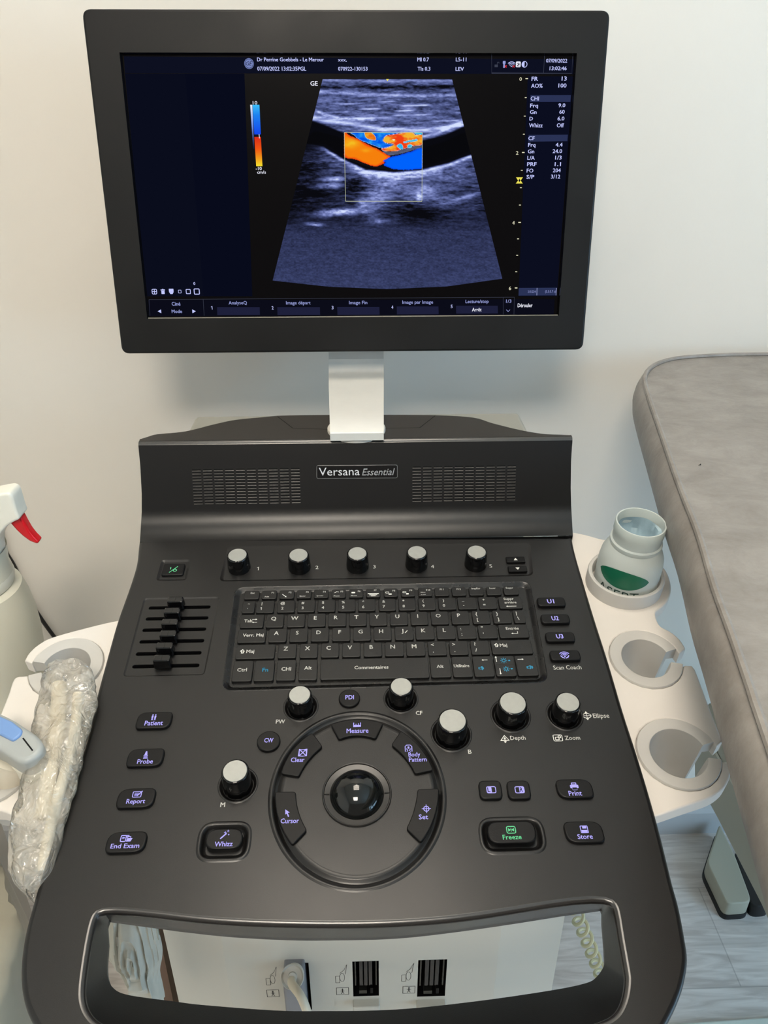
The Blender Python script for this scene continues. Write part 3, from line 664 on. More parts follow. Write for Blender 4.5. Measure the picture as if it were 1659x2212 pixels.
# --- sliders
for (a, b_, y0, y1), s_ in zip(((495, 598, 335, 415), (475, 580, 398, 486), (458, 566, 473, 560), (447, 555, 548, 638), (423, 533, 627, 716), (405, 516, 708, 810)), slots):
    v = sum(p[1] for p in s_)/len(s_); h = .0105
    x0 = D.loc(200+a/3.072, 1180+(y0+20)/3.072, h)[0]; x1 = D.loc(200+b_/3.072, 1180+(y0+20)/3.072, h)[0]; u = (x0+x1)/2; W = x1-x0
    mb = MB(); l0 = rrect(0, 0, W+.0006, .0092, .002, 4); l1 = rrect(0, 0.0, W, .0078, .002, 4)
    mb.rings([[(x, y, .0012) for x, y in l0], [(x, y, h-.0012) for x, y in l1], [(x, y, h-.0004) for x, y in offset(ccw(l1), .0003)], [(x, y, h) for x, y in offset(ccw(l1), .0012)]], KNOBM); mb.cap([offset(ccw(l1), .0012)], h, KNOBM)
    mb.box((0, .0, h+.0001), (.0005, .0055, .0003), GLOSS); mb.box((0, 0, -.002), (.006, .0016, .008), HOLE)
    mb.build('slider', ROOT, matrix=D.m @ Matrix.Translation((u, v, 0)))

# --- speaker housing behind the deck
vb0 = .2868
E0 = D.wpt(0, vb0, 0)                       # back edge of deck
def curve_profile():
    pts = []; y, z = E0.y, E0.z; a = 14.0; pts.append((y, z)); 
    for i in range(90):
        s_ = .0012
        a = min(73, 13+(i*.0012)/.036*60)
        y += s_*math.cos(math.radians(a)); z += s_*math.sin(math.radians(a)); pts.append((y, z))
        if proj(Vector((0, y, z)))[1] < 958: break
    return pts
prof = curve_profile(); TY, TZ = prof[-1]
def pxl(y): return float(np.interp(y, [900, 958, 970, 1000, 1060, 1100, 1163], [298, 298, 299, 302, 305, 305, 301]))
def pxr(y): return float(np.interp(y, [900, 958, 970, 1000, 1060, 1100, 1163], [1236, 1236, 1235, 1233, 1232, 1233, 1236.5]))
def Xat(px, Y, Z):
    q = proj(Vector((0, Y, Z))); r = ray(px, q[1]); t = (Y-CAM.y)/r.y; return CAM.x+r.x*t
mb = MB(); rows = []
for (y, z) in prof:
    py = proj(Vector((0, y, z)))[1]; a = Xat(pxl(py), y, z); b_ = Xat(pxr(py), y, z)
    rows.append([(a+(b_-a)*k/24, y, z) for k in range(25)])
# rolled top edge onto the top plate
ztop = TZ+.002
for k in (1, 2, 3):
    q = k/3*math.pi/2*.85
    rows.append([(p[0], TY+.0005+.004*(1-math.cos(q)), TZ+.0030*math.sin(q)) for i, p in enumerate(rows[-1])])
mb.rings(rows[:-3], SPK, closed=False, smooth=True); mb.rings(rows[-4:], mat('polished edge', (40, 38, 36), .25, 1.0), closed=False, smooth=True)
TPZ = TZ+.0030; TPY = TY+.0045
# side cheeks
for idx in (0, 24):
    front = [r[idx] for r in rows]; back = [(p[0]*1.0, TY+.008, p[2]) for p in front]
    mb.rings([front, back], SPK, closed=False, smooth=False)
    mb.rings([[front[0], back[0]], [(p[0], p[1], E0.z-.035) for p in (front[0], back[0])]], SPK, closed=False, smooth=False)
mb.rings([[(rows[0][0][0], E0.y+.001, E0.z-.0012), (rows[0][24][0], E0.y+.001, E0.z-.0012)], [(rows[0][0][0], E0.y+.001, E0.z-.03), (rows[0][24][0], E0.y+.001, E0.z-.03)]], HOLE, closed=False, smooth=False)
mb.build('speaker_housing', ROOT)
# flat part of the face for the badge and grilles
FA = math.radians(73); FP = Plane((0, TY, TZ), (1, 0, 0), (0, math.cos(FA), math.sin(FA)))
def C1(x, y): return (280+x/1.659, 860+y/1.659)
# badge
mb = MB(); q = L(FP, [C1(670, 288), C1(960, 286), C1(960, 238), C1(670, 240)]); lp = rpoly(q, .002, 4)
mb.puck(lp, 0, .0012, .0006, GLOSS, 3)
mb.stroke(offset(ccw(lp), .0002), .0004, .00115, mat('badge edge', (150, 150, 150), .3, metal=.6), True)
text_px(mb, FP, 'Versana', 689, 777, 1010, 1027, mat('badge lettering', (205, 205, 208), .5), .0012+E_, .0)
text_px(mb, FP, 'Essential', 782, 853, 1012, 1026.5, MATS['badge lettering'], .0012+E_, .004, .28)
mb.build('name_badge', ROOT, FP)
# grilles
for gx0, gx1 in ((230, 616), (1013, 1391)):
    mb = MB(); yT, yB = (250, 381) if gx0 < 500 else (240, 371)
    a = FP.loc(*C1(gx0, yB)); b_ = FP.loc(*C1(gx1, yT)); W = b_[0]-a[0]; H = b_[1]-a[1]; nc, nr = 10, 12; cw = W/nc; rh = H/(nr-.3)
    for i in range(nc):
        for j in range(nr):
            cx = a[0]+cw*(i+.42); cy = a[1]+rh*(j+.35); ww = cw*.80; hh = rh*.62
            mb.cap([rrect(cx, cy+hh*.1, ww, hh, .0008, 2)], .00012, HOLE)
            # lower lip of each slot, its specular glint put into a paler grey
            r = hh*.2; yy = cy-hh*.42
            mb.rings([[(cx+sx*ww/2, yy+r*math.cos(t), .00015+r*math.sin(t)) for t in [math.pi*k/6 for k in range(7)]] for sx in (-1, 1)], mat('slot lip glint', (92, 88, 84), .2), closed=False)
    mb.build('speaker_grille', ROOT, FP)
# top plate with its hump-shaped back edge and hatch seam
TP = zplane(TPZ)
back = [(298, 950), (318, 944), (340, 938), (400, 932), (461, 917), (509, 907), (570, 901), (618, 897.5), (770, 896), (940, 897), (1022, 902), (1063, 914), (1124, 929), (1172, 937), (1210, 939), (1236, 940)]
bl = L(TP, back); fl = [(rows[-1][24][0], TPY), (rows[-1][0][0], TPY)]
bl2 = [p for p in catmull(bl, 4, closed=False)]
bl2[0] = (fl[1][0], max(bl2[0][1], TPY+.003)); bl2[-1] = (fl[0][0], max(bl2[-1][1], TPY+.003))
loop = fl+bl2
mb = MB(); l = ccw(loop); mb.cap([l], TPZ, TOPP)
mb.rings([[(x, y, TPZ) for x, y in l], [(x, y, TPZ-.05) for x, y in l]], TOPP, smooth=False, flip=True)
seam = L(TP, [C1(530, 66), C1(585, 108), C1(712, 112)]); mb.stroke(seam, .0009, TPZ+E_, HOLE)
seam = L(TP, [C1(917, 108), C1(1040, 106), C1(1095, 63)]); mb.stroke(seam, .0009, TPZ+E_, HOLE)
mb.build('top_cover', ROOT)
# light grey rear shell peeping out behind the cover
RZP = TPZ-.022; RP = zplane(RZP)
a = RP.loc(414, 915); b_ = RP.loc(1130, 908)
mb = MB(); lp = rrect((a[0]+b_[0])/2, a[1]-.02, b_[0]-a[0], .09, .006); mb.puck(lp, .50, RZP, .005, mat('rear shell grey', (150, 149, 140), .5), 3); mb.build('rear_shell', ROOT)

# --- monitor arm: pedestal disc, flat arm, post behind the screen
mb = MB(); dc = TP.loc(770, 930); r_ = (TP.loc(833, 930)[0]-TP.loc(708, 930)[0])/2
mb.puck(ell(dc[0], dc[1], r_, r_*.95, 64), TPZ-.002, TPZ+.004, .001, mat('pedestal grey', (205, 200, 190), .45), 3); mb.build('arm_base', ROOT)
ARMW = mat('arm pale grey', (215, 213, 206), .32, .5, vary=.02, vscale=60)
yf = CAM.y; AZ = TPZ+.011
yA = zplane(AZ).loc(770, 934)[1]; yB = .918
pr = [(yA, AZ-.009), (yA, AZ-.001), (yA+.0012, AZ)]+[(yA+(yB-yA)*k/4, AZ+.0015*math.sin(k/4*math.pi)) for k in range(1, 5)]
for k in range(1, 8):
    q = math.pi/2*k/7; pr.append((yB+.014*math.sin(q), AZ+.014*(1-math.cos(q))))
pr += [(yB+.014, 1.070), (.942, 1.086), (.958, 1.12), (.962, 1.25)]
mb = MB(); rings = []
for (y, z) in pr:
    py = proj(Vector((0, y, z)))[1]; t = min(1, max(0, (935-py)/105)); a = Xat(713-3*t, y, z); b_ = Xat(829.0, y, z)
    if z > 1.075: a, b_ = rings[-1][0][0], rings[-1][-1][0]
    n = 9; rings.append([(a+(b_-a)*k/(n-1), y, z) for k in range(n)])
bk = [(y+ (0.0 if i < 3 else .0), z) for i, (y, z) in enumerate(pr)]
mb.rings(rings, ARMW, closed=False, smooth=True)
# underside / sides
low = []
for i, (y, z) in enumerate(pr):
    if i < 3: low.append((y, TPZ+.002))
    elif z <= AZ+.006: low.append((y, TPZ+.002))
    else: low.append((max(yB+.045, y+.02), z))
for s_ in (0, 8):
    mb.rings([[r[s_] for r in rings], [(r[s_][0], y, z) for r, (y, z) in zip(rings, low)]], ARMW, closed=False, smooth=False)
mb.rings([[(r[0][0], y, z) for r, (y, z) in zip(rings, low)], [(r[8][0], y, z) for r, (y, z) in zip(rings, low)]], ARMW, closed=False, smooth=False)
arm = mb.build('monitor_arm', ROOT)

# --- monitor
MT = .030
oq = L(S, [(262, 765), (1260, 755), (1319, 20), (177, 20)], .006)
x0 = (oq[0][0]+oq[3][0])/2; x1 = (oq[1][0]+oq[2][0])/2; y0 = (oq[0][1]+oq[1][1])/2; y1 = (oq[2][1]+oq[3][1])/2
sq_ = L(S, [(320, 686), (1201, 682.5), (1246.5, 121), (262, 112.5)])
sx0 = (sq_[0][0]+sq_[3][0])/2; sx1 = (sq_[1][0]+sq_[2][0])/2; sy0 = (sq_[0][1]+sq_[1][1])/2; sy1 = (sq_[2][1]+sq_[3][1])/2
mo = rpoly([(x0, y0), (x1, y0), (x1, y1), (x0, y1)], .009, 6); fw = .006
mi_ = [(sx0, sy0), (sx1, sy0), (sx1, sy1), (sx0, sy1)]
mb = MB(); l = offset(ccw(mo), .0025)
mb.cap([l, mi_], fw, BEZEL)
rs = [[(x, y, fw) for x, y in l]]
for k in range(1, 5): q = math.pi/2*k/4; rs.append([(x, y, fw-.0025*(1-math.cos(q))) for x, y in offset(ccw(mo), .0025*(1-math.sin(q)))])
rs += [[(x, y, fw-.008) for x, y in mo and ccw(mo)], [(x, y, fw-MT) for x, y in offset(ccw(mo), .002)]]
mb.rings(rs, BEZEL, flip=False); mb.cap([offset(ccw(mo), .002)], fw-MT, BEZEL)
mb.rings([[(x, y, fw) for x, y in mi_], [(x, y, 0) for x, y in offset(mi_, .0012)]], GLOSS, smooth=False)
mb.box(((x0+x1)/2, (y0+y1)/2, fw-MT-.008), (.24, .16, .02), BEZEL, .01)
mb.rings([[(sx0+.001, sy0+.0002, fw+.0002), (sx1-.001, sy0+.0002, fw+.0002)], [(sx0+.001, sy0+.0012, fw-.0012), (sx1-.001, sy0+.0012, fw-.0012)]], mat('steel trim', (190, 185, 170), .3, metal=.7), closed=False, smooth=False)
mon = mb.build('monitor', ROOT, S)

# --- screen picture (a lit display: one mesh)
def scolor(name, c): return emis('display '+name, c, 1.0)
mb = MB(); z0 = .0
scr = mat('display glass', (2, 2, 2), .3, .04); 
nt = scr.node_tree; b = nt.nodes['Principled BSDF']; b.inputs['Emission Color'].default_value = srgb(12, 10, 12); b.inputs['Emission Strength'].default_value = .7
mb.cap([[(sx0, sy0), (sx1, sy0), (sx1, sy1), (sx0, sy1)]], 0, scr)
LAY = .00012
def spoly(px, m, k=1): mb.cap([ccw(L(S, px))], LAY*k, m)
def srect(x0, y0, x1, y1, m, k=1): spoly([(x0, y0), (x1, y0), (x1, y1), (x0, y1)], m, k)
def stx(s, x0, x1, yt, yb, c='text', bold=.018): text_px(mb, S, s, x0, x1, yt, yb, SC[c], LAY*3, bold)
SC = {'text': scolor('text', (196, 202, 255)), 'white': scolor('white', (235, 236, 250)), 'dim': scolor('dim', (150, 158, 215)), 'cream': scolor('cream', (235, 232, 200)),
      'yellow': scolor('yellow', (240, 228, 90)), 'navy': scolor('navy', (12, 16, 34)), 'navy2': scolor('navy side', (11, 14, 31)), 'bar': scolor('bar', (42, 50, 84)), 'btn': scolor('soft key', (30, 32, 58)), 'line': scolor('line', (58, 62, 78)),
      'red': scolor('red', (220, 50, 60)), 'grey': scolor('grey', (60, 64, 80)), 'pale': scolor('pale', (205, 212, 255)), 'navy3': scolor('navy header', (13, 16, 32))}
spoly([(268, 122), (1243, 128), (1240, 160), (270, 158)], SC['navy3'])
spoly([(270, 159), (400, 159), (440, 640), (316, 640)], scolor('left panel', (10, 13, 28)))
spoly([(400, 159), (528, 159), (545, 640), (440, 640)], scolor('left panel dark', (8, 11, 27)))
spoly([(1140, 165), (1238, 165), (1203, 640), (1120, 640)], SC['navy2'])
spoly([(320, 648), (1198, 646), (1196, 680), (322, 683)], scolor('soft key row', (11, 12, 24)))
# header
lg = S.loc(538, 137.5); mb.cap([ell(lg[0], lg[1], .0050, n=28)], LAY*2, scolor('emblem', (118, 132, 190))); mb.stroke(ell(lg[0], lg[1], .0042, n=28), .0004, LAY*3, SC['navy'], True)
text_at(mb, 'GE', lg[0], lg[1]-.0018, .0036, LAY*4, SC['navy'], align='C', bold=.0, italic=.25)
stx('Dr Perrine Goebbels - Le Merour', 555.5, 699.5, 124.5, 132.5); stx('07/09/2022 13:02:35PGL', 556, 661.5, 144, 152.5)
stx('xxx,', 730, 749, 126, 132.5); stx('070922-130153', 730.5, 794, 144.5, 152.5); stx('MI 0.7', 901.5, 926.5, 124.5, 132.5); stx('TIs 0.3', 902, 929.5, 144.5, 152.5); stx('L5-11', 984.5, 1007.5, 124.5, 132.5); stx('LEV', 984, 1002, 145, 153)
stx('07/09/2022', 1179.5, 1225, 127, 135); stx('13:02:46', 1187, 1224, 143.5, 151.5)
def sline(p, wd=.00035, m='line', k=2, closed=False): mb.stroke(L(S, p), wd, LAY*k, SC[m], closed)
sline([(1062, 120), (1062, 158), (1235, 158.5), (1237, 122)], .0004); sline([(1176, 121), (1174, 158)], .0004)
icon(mb, S, LAY*3, 1073, 140, 10, [('f', sq(.7, .5, .05, -.1, -.2)), ('l', [(.1, .1), (.15, .5), (.45, .5), (.5, .25)], .1)], SC['grey'])
icon(mb, S, LAY*3, 1089, 139, 12, [('f', sq(.5, .5, .15, 0, .3)), ('f', sq(.3, .7, .05, 0, -.2))], SC['dim']); icon(mb, S, LAY*4, 1092.5, 143.5, 4, [('l', [(-.5, .5), (.5, -.5)], .3), ('l', [(.5, .5), (-.5, -.5)], .3)], SC['red'])
icon(mb, S, LAY*3, 1105, 142, 12, [('l', [(r*math.cos(a), -.3+r*math.sin(a)) for a in [math.radians(45+90*k/6) for k in range(7)]], .1) for r in (.2, .45, .7, .92)], SC['text']); icon(mb, S, LAY*4, 1109.5, 143.5, 4, [('l', [(-.5, .5), (.5, -.5)], .3), ('l', [(.5, .5), (-.5, -.5)], .3)], SC['red'])
icon(mb, S, LAY*3, 1119.5, 139, 11, [('f', sq(.95, 1, .2))], SC['white']); icon(mb, S, LAY*4, 1119.5, 139.5, 7, [('l', [(-.3, .2), (0, .4), (.3, .2), (-.3, -.4), (.4, -.4)], .16)], SC['navy'])
icon(mb, S, LAY*3, 1133, 139, 11, [('c', ell(0, 0, .5, n=20), .12), ('f', ell(0, 0, .5, n=12, a0=math.pi/2, a1=3*math.pi/2))], SC['text'])
# right column
stx('FR', 1148, 1162, 166, 174.5); stx('13', 1213, 1224, 165.5, 174); stx('AO%', 1147, 1172, 181, 189.5); stx('100', 1206, 1223.5, 180.5, 189)
spoly([(1146, 205.5), (1233, 205.5), (1232, 220), (1145, 220)], SC['bar'], 2); spoly([(1142, 291.5), (1226.5, 291), (1225.5, 305), (1141, 306)], SC['bar'], 2)
stx('CHI', 1146, 1164, 208.5, 217); stx('Frq', 1145, 1162, 224, 232); stx('9.0', 1206, 1221, 223.5, 231.5); stx('Gn', 1144.5, 1159, 238, 246); stx('60', 1208, 1219.5, 237.5, 245.5)
stx('D', 1143.5, 1151, 252.5, 260); stx('6.0', 1204, 1219, 252, 260); stx('Whizz', 1142.5, 1172, 266.5, 275); stx('Off', 1202.5, 1218, 266.5, 275)
stx('CF', 1141, 1155, 294.5, 302.5); stx('Frq', 1140.5, 1156.5, 309, 317); stx('4.4', 1200, 1215, 308.5, 316.5); stx('Gn', 1140, 1154, 323, 331); stx('24.0', 1193.5, 1214, 322.5, 330.5)
stx('L/A', 1139, 1155, 337, 345); stx('1/3', 1199, 1213, 336.5, 344.5); stx('PRF', 1138.5, 1159, 350.5, 358.5); stx('1.1', 1198, 1211.5, 350.5, 358.5); stx('FO', 1137.5, 1152, 364.5, 372.5); stx('204', 1194, 1211, 364, 372); stx('S/P', 1137, 1154, 378, 386); stx('3/12', 1190, 1210, 377.5, 385.5)
# depth scale
for s, x, y in (('0', 1124.5, 170.5), ('2', 1117, 330), ('4', 1109, 481), ('6', 1101.5, 622.5)):
    stx(s, x-2.6, x+2.6, y-3.5, y+4, 'cream', .0); spoly([(x+10.5, y-1.5), (x+16, y-1.5), (x+16, y+.5), (x+10.5, y+.5)], SC['cream'], 3)
for x, y in ((1135.5, 211), (1133.5, 251), (1131.5, 290), (1127, 368), (1125, 405.5), (1123, 443), (1119, 516), (1117, 551.5), (1115, 587)):
    spoly([(x-2, y-.8), (x+2, y-.8), (x+2, y+.8), (x-2, y+.8)], SC['cream'], 3)
spoly([(1114.5, 383), (1129.5, 383), (1124.5, 390), (1129, 396.5), (1114, 396.5), (1119, 390)], SC['yellow'], 3); spoly([(1122, 385.5), (1124, 390), (1121.8, 394), (1119.8, 390)], SC['navy'], 4)
stx('GE', 670.5, 686.5, 175.5, 185, 'white')
# colour bar
NB = 24
def cbar(y0, y1, x0a, x1a, x0b, x1b, stops):
    for k in range(NB):
        a, b_ = k/NB, (k+1)/NB; c = [float(np.interp((a+b_)/2, [s[0] for s in stops], [s[1][j] for s in stops])) for j in range(3)]
        spoly([(x0a+(x0b-x0a)*a, y0+(y1-y0)*a), (x1a+(x1b-x1a)*a, y0+(y1-y0)*a), (x1a+(x1b-x1a)*b_, y0+(y1-y0)*b_), (x0a+(x0b-x0a)*b_, y0+(y1-y0)*b_)], scolor('%d %d %d' % tuple(int(q) for q in c), c), 3)
cbar(226.5, 290.5, 545.5, 560.5, 549.5, 563.5, [(0, (60, 190, 250)), (.35, (30, 130, 240)), (1, (20, 70, 235))])
cbar(296, 359, 549.5, 563.5, 553.5, 567, [(0, (215, 45, 25)), (.4, (240, 85, 20)), (.75, (240, 160, 30)), (1, (245, 225, 50))])
cbar(226.5, 322, 540.5, 545, 547, 549.5, [(0, (230, 240, 255)), (.5, (110, 140, 225)), (1, (20, 22, 40))])
stx('10', 546, 556, 218.5, 225.5, 'white', .01); stx('-10', 552.5, 565.5, 360.5, 367.5, 'white', .01); stx('cm/s', 555.5, 574.5, 368.5, 375, 'white', .01); spoly([(559, 290), (560.5, 290), (561.2, 299), (559.8, 299)], SC['white'], 4)
# bottom row
stx('0', 418, 422, 609.5, 615.5)
icon(mb, S, LAY*3, 333.5, 630, 10, [('c', sq(1, 1, .25), .14), ('l', [(0, .5), (0, -.5)], .14), ('l', [(-.5, 0), (.5, 0)], .14)], SC['text'])
icon(mb, S, LAY*3, 352, 630, 10, [('f', sq(.7, .7, .08, 0, -.15)), ('f', sq(.95, .18, .03, 0, .35)), ('f', sq(.3, .12, .02, 0, .5))], SC['text'])
icon(mb, S, LAY*3, 370, 629.5, 11, [('f', sq(.9, .6, .08, 0, .2)), ('f', [(-.45, -.12), (.45, -.12), (.2, -.5), (-.2, -.5)])], SC['text'])
for x, s_ in ((388.3, 6), (406.7, 9), (425, 11)): icon(mb, S, LAY*3, x, 629.8, s_, [('c', sq(1, 1, .15), .16)], SC['text'])
sline([(322, 647), (1111, 642)], .0004); sline([(439, 647), (441, 682)], .0004); sline([(1087, 643), (1087, 680)], .0004); sline([(1111, 642), (1110, 680)], .0004); sline([(322, 647), (324, 682)], .0003)
stx('Ciné', 371, 390, 652.5, 660, 'dim'); stx('Mode', 371, 393.5, 669, 676, 'dim')
icon(mb, S, LAY*3, 344.5, 672.5, 8, [('f', [(.45, .5), (.45, -.5), (-.5, 0)])], SC['text']); icon(mb, S, LAY*3, 419, 672.5, 8, [('f', [(-.45, .5), (-.45, -.5), (.5, 0)])], SC['text'])
for x0, x1, n, xn, lab, lx0, lx1, ly in ((469, 561, '1', 458.5, 'AnalyseQ', 494, 533.5, 657.5), (599, 691, '2', 589, 'Image départ', 618, 671, 657.5), (728.5, 819.5, '3', 718.5, 'Image Fin', 754, 793.5, 657), (857, 947, '4', 847.5, 'Image par Image', 869, 935.5, 656), (985, 1075, '5', 975.5, 'Lecture/stop', 1005.5, 1055.5, 654.5)):
    yy = ly+6; spoly([(x0, yy), (x1, yy), (x1+.5, yy+16.5), (x0+.5, yy+17)], SC['btn'], 2); stx(n, xn-2, xn+2, yy-2, yy+5, 'text', .01); stx(lab, lx0, lx1, ly-7, ly, 'dim', .012)
stx('Arrêt', 1019.5, 1040, 665, 672.5, 'white'); stx('1/3', 1093, 1104.5, 647, 654, 'dim', .01); sline([(1093.5, 669), (1097.5, 673), (1101.5, 669)], .0006, 'dim', 3); stx('Dérouler', 1118, 1150, 655.5, 663.5, 'white')
spoly([(1120.5, 622), (1202, 621.5), (1201.5, 638), (1120, 638.5)], SC['bar'], 2); stx('215:224', 1140, 1157, 627.5, 632.5, 'dim', .0); stx('(5.5:5.7 s)', 1177.5, 1200, 627, 632, 'dim', .0); sline([(1160, 622), (1159.5, 638)], .0004, 'text', 3); sline([(1201.8, 622), (1201, 638)], .0004, 'text', 3)

# the scan itself: a fine grid carrying its picture as colours
NX, NY = 420, 372
sx_, ty_ = np.meshgrid(np.linspace(0, 1, NX), np.linspace(0, 1, NY))
bot = np.interp(sx_, [0, .25, .5, .75, 1], [606, 619.5, 624.5, 619, 602])
gy = 171+ty_*(bot-171); lft = 697-(gy-171)/435*108; rgt = 976.5+(gy-171)/431*108.5; gx = lft+(rgt-lft)*sx_
rng = np.random.RandomState(3)
def vnoise(x, y, seed):
    r = np.random.RandomState(seed); T = r.rand(64, 64); xi = np.floor(x).astype(int); yi = np.floor(y).astype(int); fx = x-xi; fy = y-yi
    fx = fx*fx*(3-2*fx); fy = fy*fy*(3-2*fy); g = lambda a, b: T[a % 64, b % 64]
    return (g(xi, yi)*(1-fx)+g(xi+1, yi)*fx)*(1-fy)+(g(xi, yi+1)*(1-fx)+g(xi+1, yi+1)*fx)*fy
def fbm(x, y, seed, o=4):
    s_ = 0; a = .5; 
    for k in range(o): s_ = s_+a*vnoise(x*2**k+7*k, y*2**k+3*k, seed+k); a *= .5
    return s_/.9375
def crv(xs, ys): return np.interp(gx, xs, ys)
def band(c, wd, lo=-1e9, hi=1e9, soft=12): 
    m = np.clip((gx-lo)/soft, 0, 1)*np.clip((hi-gx)/soft, 0, 1); return np.exp(-((gy-c)/wd)**2)*m
warp = 10*(fbm(gx/60, gy/40, 11)-.5)
wy = gy+warp
mus = crv([670, 700, 745, 790, 850, 912, 960, 1005], [260, 270, 288, 286, 287, 303, 292, 272])     # bright fascia under the muscle
up = np.clip((mus+2-gy)/5, 0, 1)
streak = fbm(gx/26, wy/4.2, 21); fine = fbm(gx/7, gy/2.6, 31); spk = fbm(gx/3.2, gy/1.9, 41, 2)
I = .36+.55*(streak-.5)+.35*(fine-.5)
I = np.where(up > 0, I, 0)
I += .22*band(174, 3)
I -= .30*band(188, 4.5)
I += .34*band(crv([690, 800, 900, 990], [199, 204, 207, 205]), 3.4)*(.6+.8*fine)
for y, a, b_, k in ((220, 815, 860, .5), (229, 860, 935, .55), (236, 770, 830, .5), (240, 850, 900, .6), (243, 700, 760, .3), (250, 840, 940, .4), (256, 760, 850, .35), (225, 730, 790, .3), (262, 930, 1000, .3)):
    I += k*band(y+(gx-a)*-.03, 1.6, a, b_, 14)
I += .5*band(crv([680, 700, 740, 800], [237, 248, 256, 258]), 3.2, 676, 815)*(.5+fine)
I += .55*band(crv([680, 760, 830, 920, 1005], [256, 267, 280, 281, 268]), 5.5)*(.55+.8*streak)
I += .42*band(crv([880, 940, 1000], [300, 290, 262]), 3, 905, 1010)*(.6+.6*fine)
I = I*up + (1-up)*0
low = crv([650, 700, 745, 790, 850, 912, 970, 1018, 1060], [306, 318, 345, 366, 372, 366, 352, 334, 320])
bel = np.clip((gy-low+2)/5, 0, 1)
dep = np.clip((gy-low)/150, 0, 1)
J = .33-.25*dep+.55*(streak-.5)*(1-.6*dep)+.3*(fine-.5)*(1-.5*dep)
J += .5*band(low+4, 4.5, 690, 1030)*(.5+.8*fine)+.30*band(low+11, 7, 745, 960)*(.5+fine)
J += .5*band(crv([912, 1018], [362, 336]), 2.2, 930, 1022)
for cx, cy, a, b_, k in ((722, 387, 22, 4, .55), (712, 402, 26, 6, .42), (735, 458, 42, 6, .62), (700, 466, 20, 6, .3), (784, 443, 13, 12, .4), (680, 485, 18, 3.5, .5), (835, 395, 55, 26, .22), (825, 375, 45, 9, .25), (915, 415, 26, 16, .3), (905, 425, 7, 9, .35), (815, 425, 28, 14, .3), (820, 478, 22, 6, .22), (990, 375, 40, 16, .18), (1012, 424, 28, 4, .35), (960, 435, 50, 14, .18), (950, 405, 45, 10, .12), (805, 455, 18, 20, .2)):
    yy = gy + (gx-cx)*(.25 if cy in (424, 415) else (-.12 if cy == 485 else .02)); J += k*np.exp(-((gx-cx)/a)**2-((yy-cy)/b_)**2)*(.45+1.1*fine)
for cx, cy, a, b_, k in ((770, 400, 28, 26, .22), (900, 462, 50, 26, .2), (690, 420, 30, 12, .15), (670, 360, 34, 26, .18), (770, 470, 30, 20, .05), (640, 400, 40, 60, .12)):
    J -= k*np.exp(-((gx-cx)/a)**2-((gy-cy)/b_)**2)
deepf = np.clip((gy-455)/50, 0, 1)
J = J*(1-deepf*.75)+deepf*.75*(.25+.12*(spk-.5)+.07*(fine-.5)+.04*np.clip((gy-520)/80, 0, 1))
for cx, cy, a, b_, k in ((735, 458, 40, 6, .35), (820, 478, 20, 4, .2), (680, 485, 17, 3, .4)): J += k*np.exp(-((gx-cx)/a)**2-((gy-cy)/b_)**2)*fine
I = np.maximum(I, J*bel); I += .035*(spk-.5)
# ragged, fading left margin in the upper part
fade = np.clip((gx-(690-(gy-171)*.0)-3)/14, .0, 1); zone = np.clip((gy-255)/20, 0, 1)*np.clip((345-gy)/25, 0, 1)
I *= 1-zone*(1-np.clip((gx-662)/60, 0, 1))*.85
I = np.clip(I, .012, 1)
def C_(v): return np.array(v, float)/255
ramp_x = [0, .12, .25, .45, .7, 1.0]; ramp = np.array([(7, 7, 11), (30, 34, 58), (58, 66, 106), (98, 109, 164), (146, 158, 218), (212, 224, 255)])/255
RGB = np.stack([np.interp(I, ramp_x, ramp[:, j]) for j in range(3)], -1)
def inside(P, X, Y):
    r = np.zeros(X.shape, bool); n = len(P)
    for i in range(n):
        x0_, y0_ = P[i-1]; x1_, y1_ = P[i]
        if y0_ == y1_: continue
        c = ((y0_ > Y) != (y1_ > Y)) & (X < (x1_-x0_)*(Y-y0_)/(y1_-y0_)+x0_); r ^= c
    return r
def pdist(P, X, Y):
    d = np.full(X.shape, 1e9); n = len(P)
    for i in range(n):
        ax, ay = P[i-1]; bx, by = P[i]; ex, ey = bx-ax, by-ay; t = np.clip(((X-ax)*ex+(Y-ay)*ey)/(ex*ex+ey*ey+1e-9), 0, 1)
        d = np.minimum(d, np.hypot(X-ax-t*ex, Y-ay-t*ey))
    return d
G = lambda pts: [(730+x/7.9, 260+y/7.9) for x, y in pts]
jx = gx+.8*(fbm(gx/4, gy/4, 77)-.5)*2; jy = gy+.7*(fbm(gx/4, gy/4, 87)-.5)*2
def fill(P, fn, edge=None):
    global RGB
    P = catmull(G(P), 4); m = inside(P, jx, jy); d = pdist(P, jx, jy)
    c = fn(d)
    if edge is not None:
        e = np.clip(1-d/1.3, 0, 1)[..., None]; c = c*(1-e)+C_(edge)*e
    RGB = np.where(m[..., None], c, RGB)
def mixc(a, b, t): t = np.clip(t, 0, 1)[..., None]; return C_(a)*(1-t)+C_(b)*t
n1 = fbm(gx/18, gy/10, 55); n2 = fbm(gx/10, gy/7, 65)
box = (gx > 743.5) & (gx < 912.5) & (gy > 286) & (gy < 368)
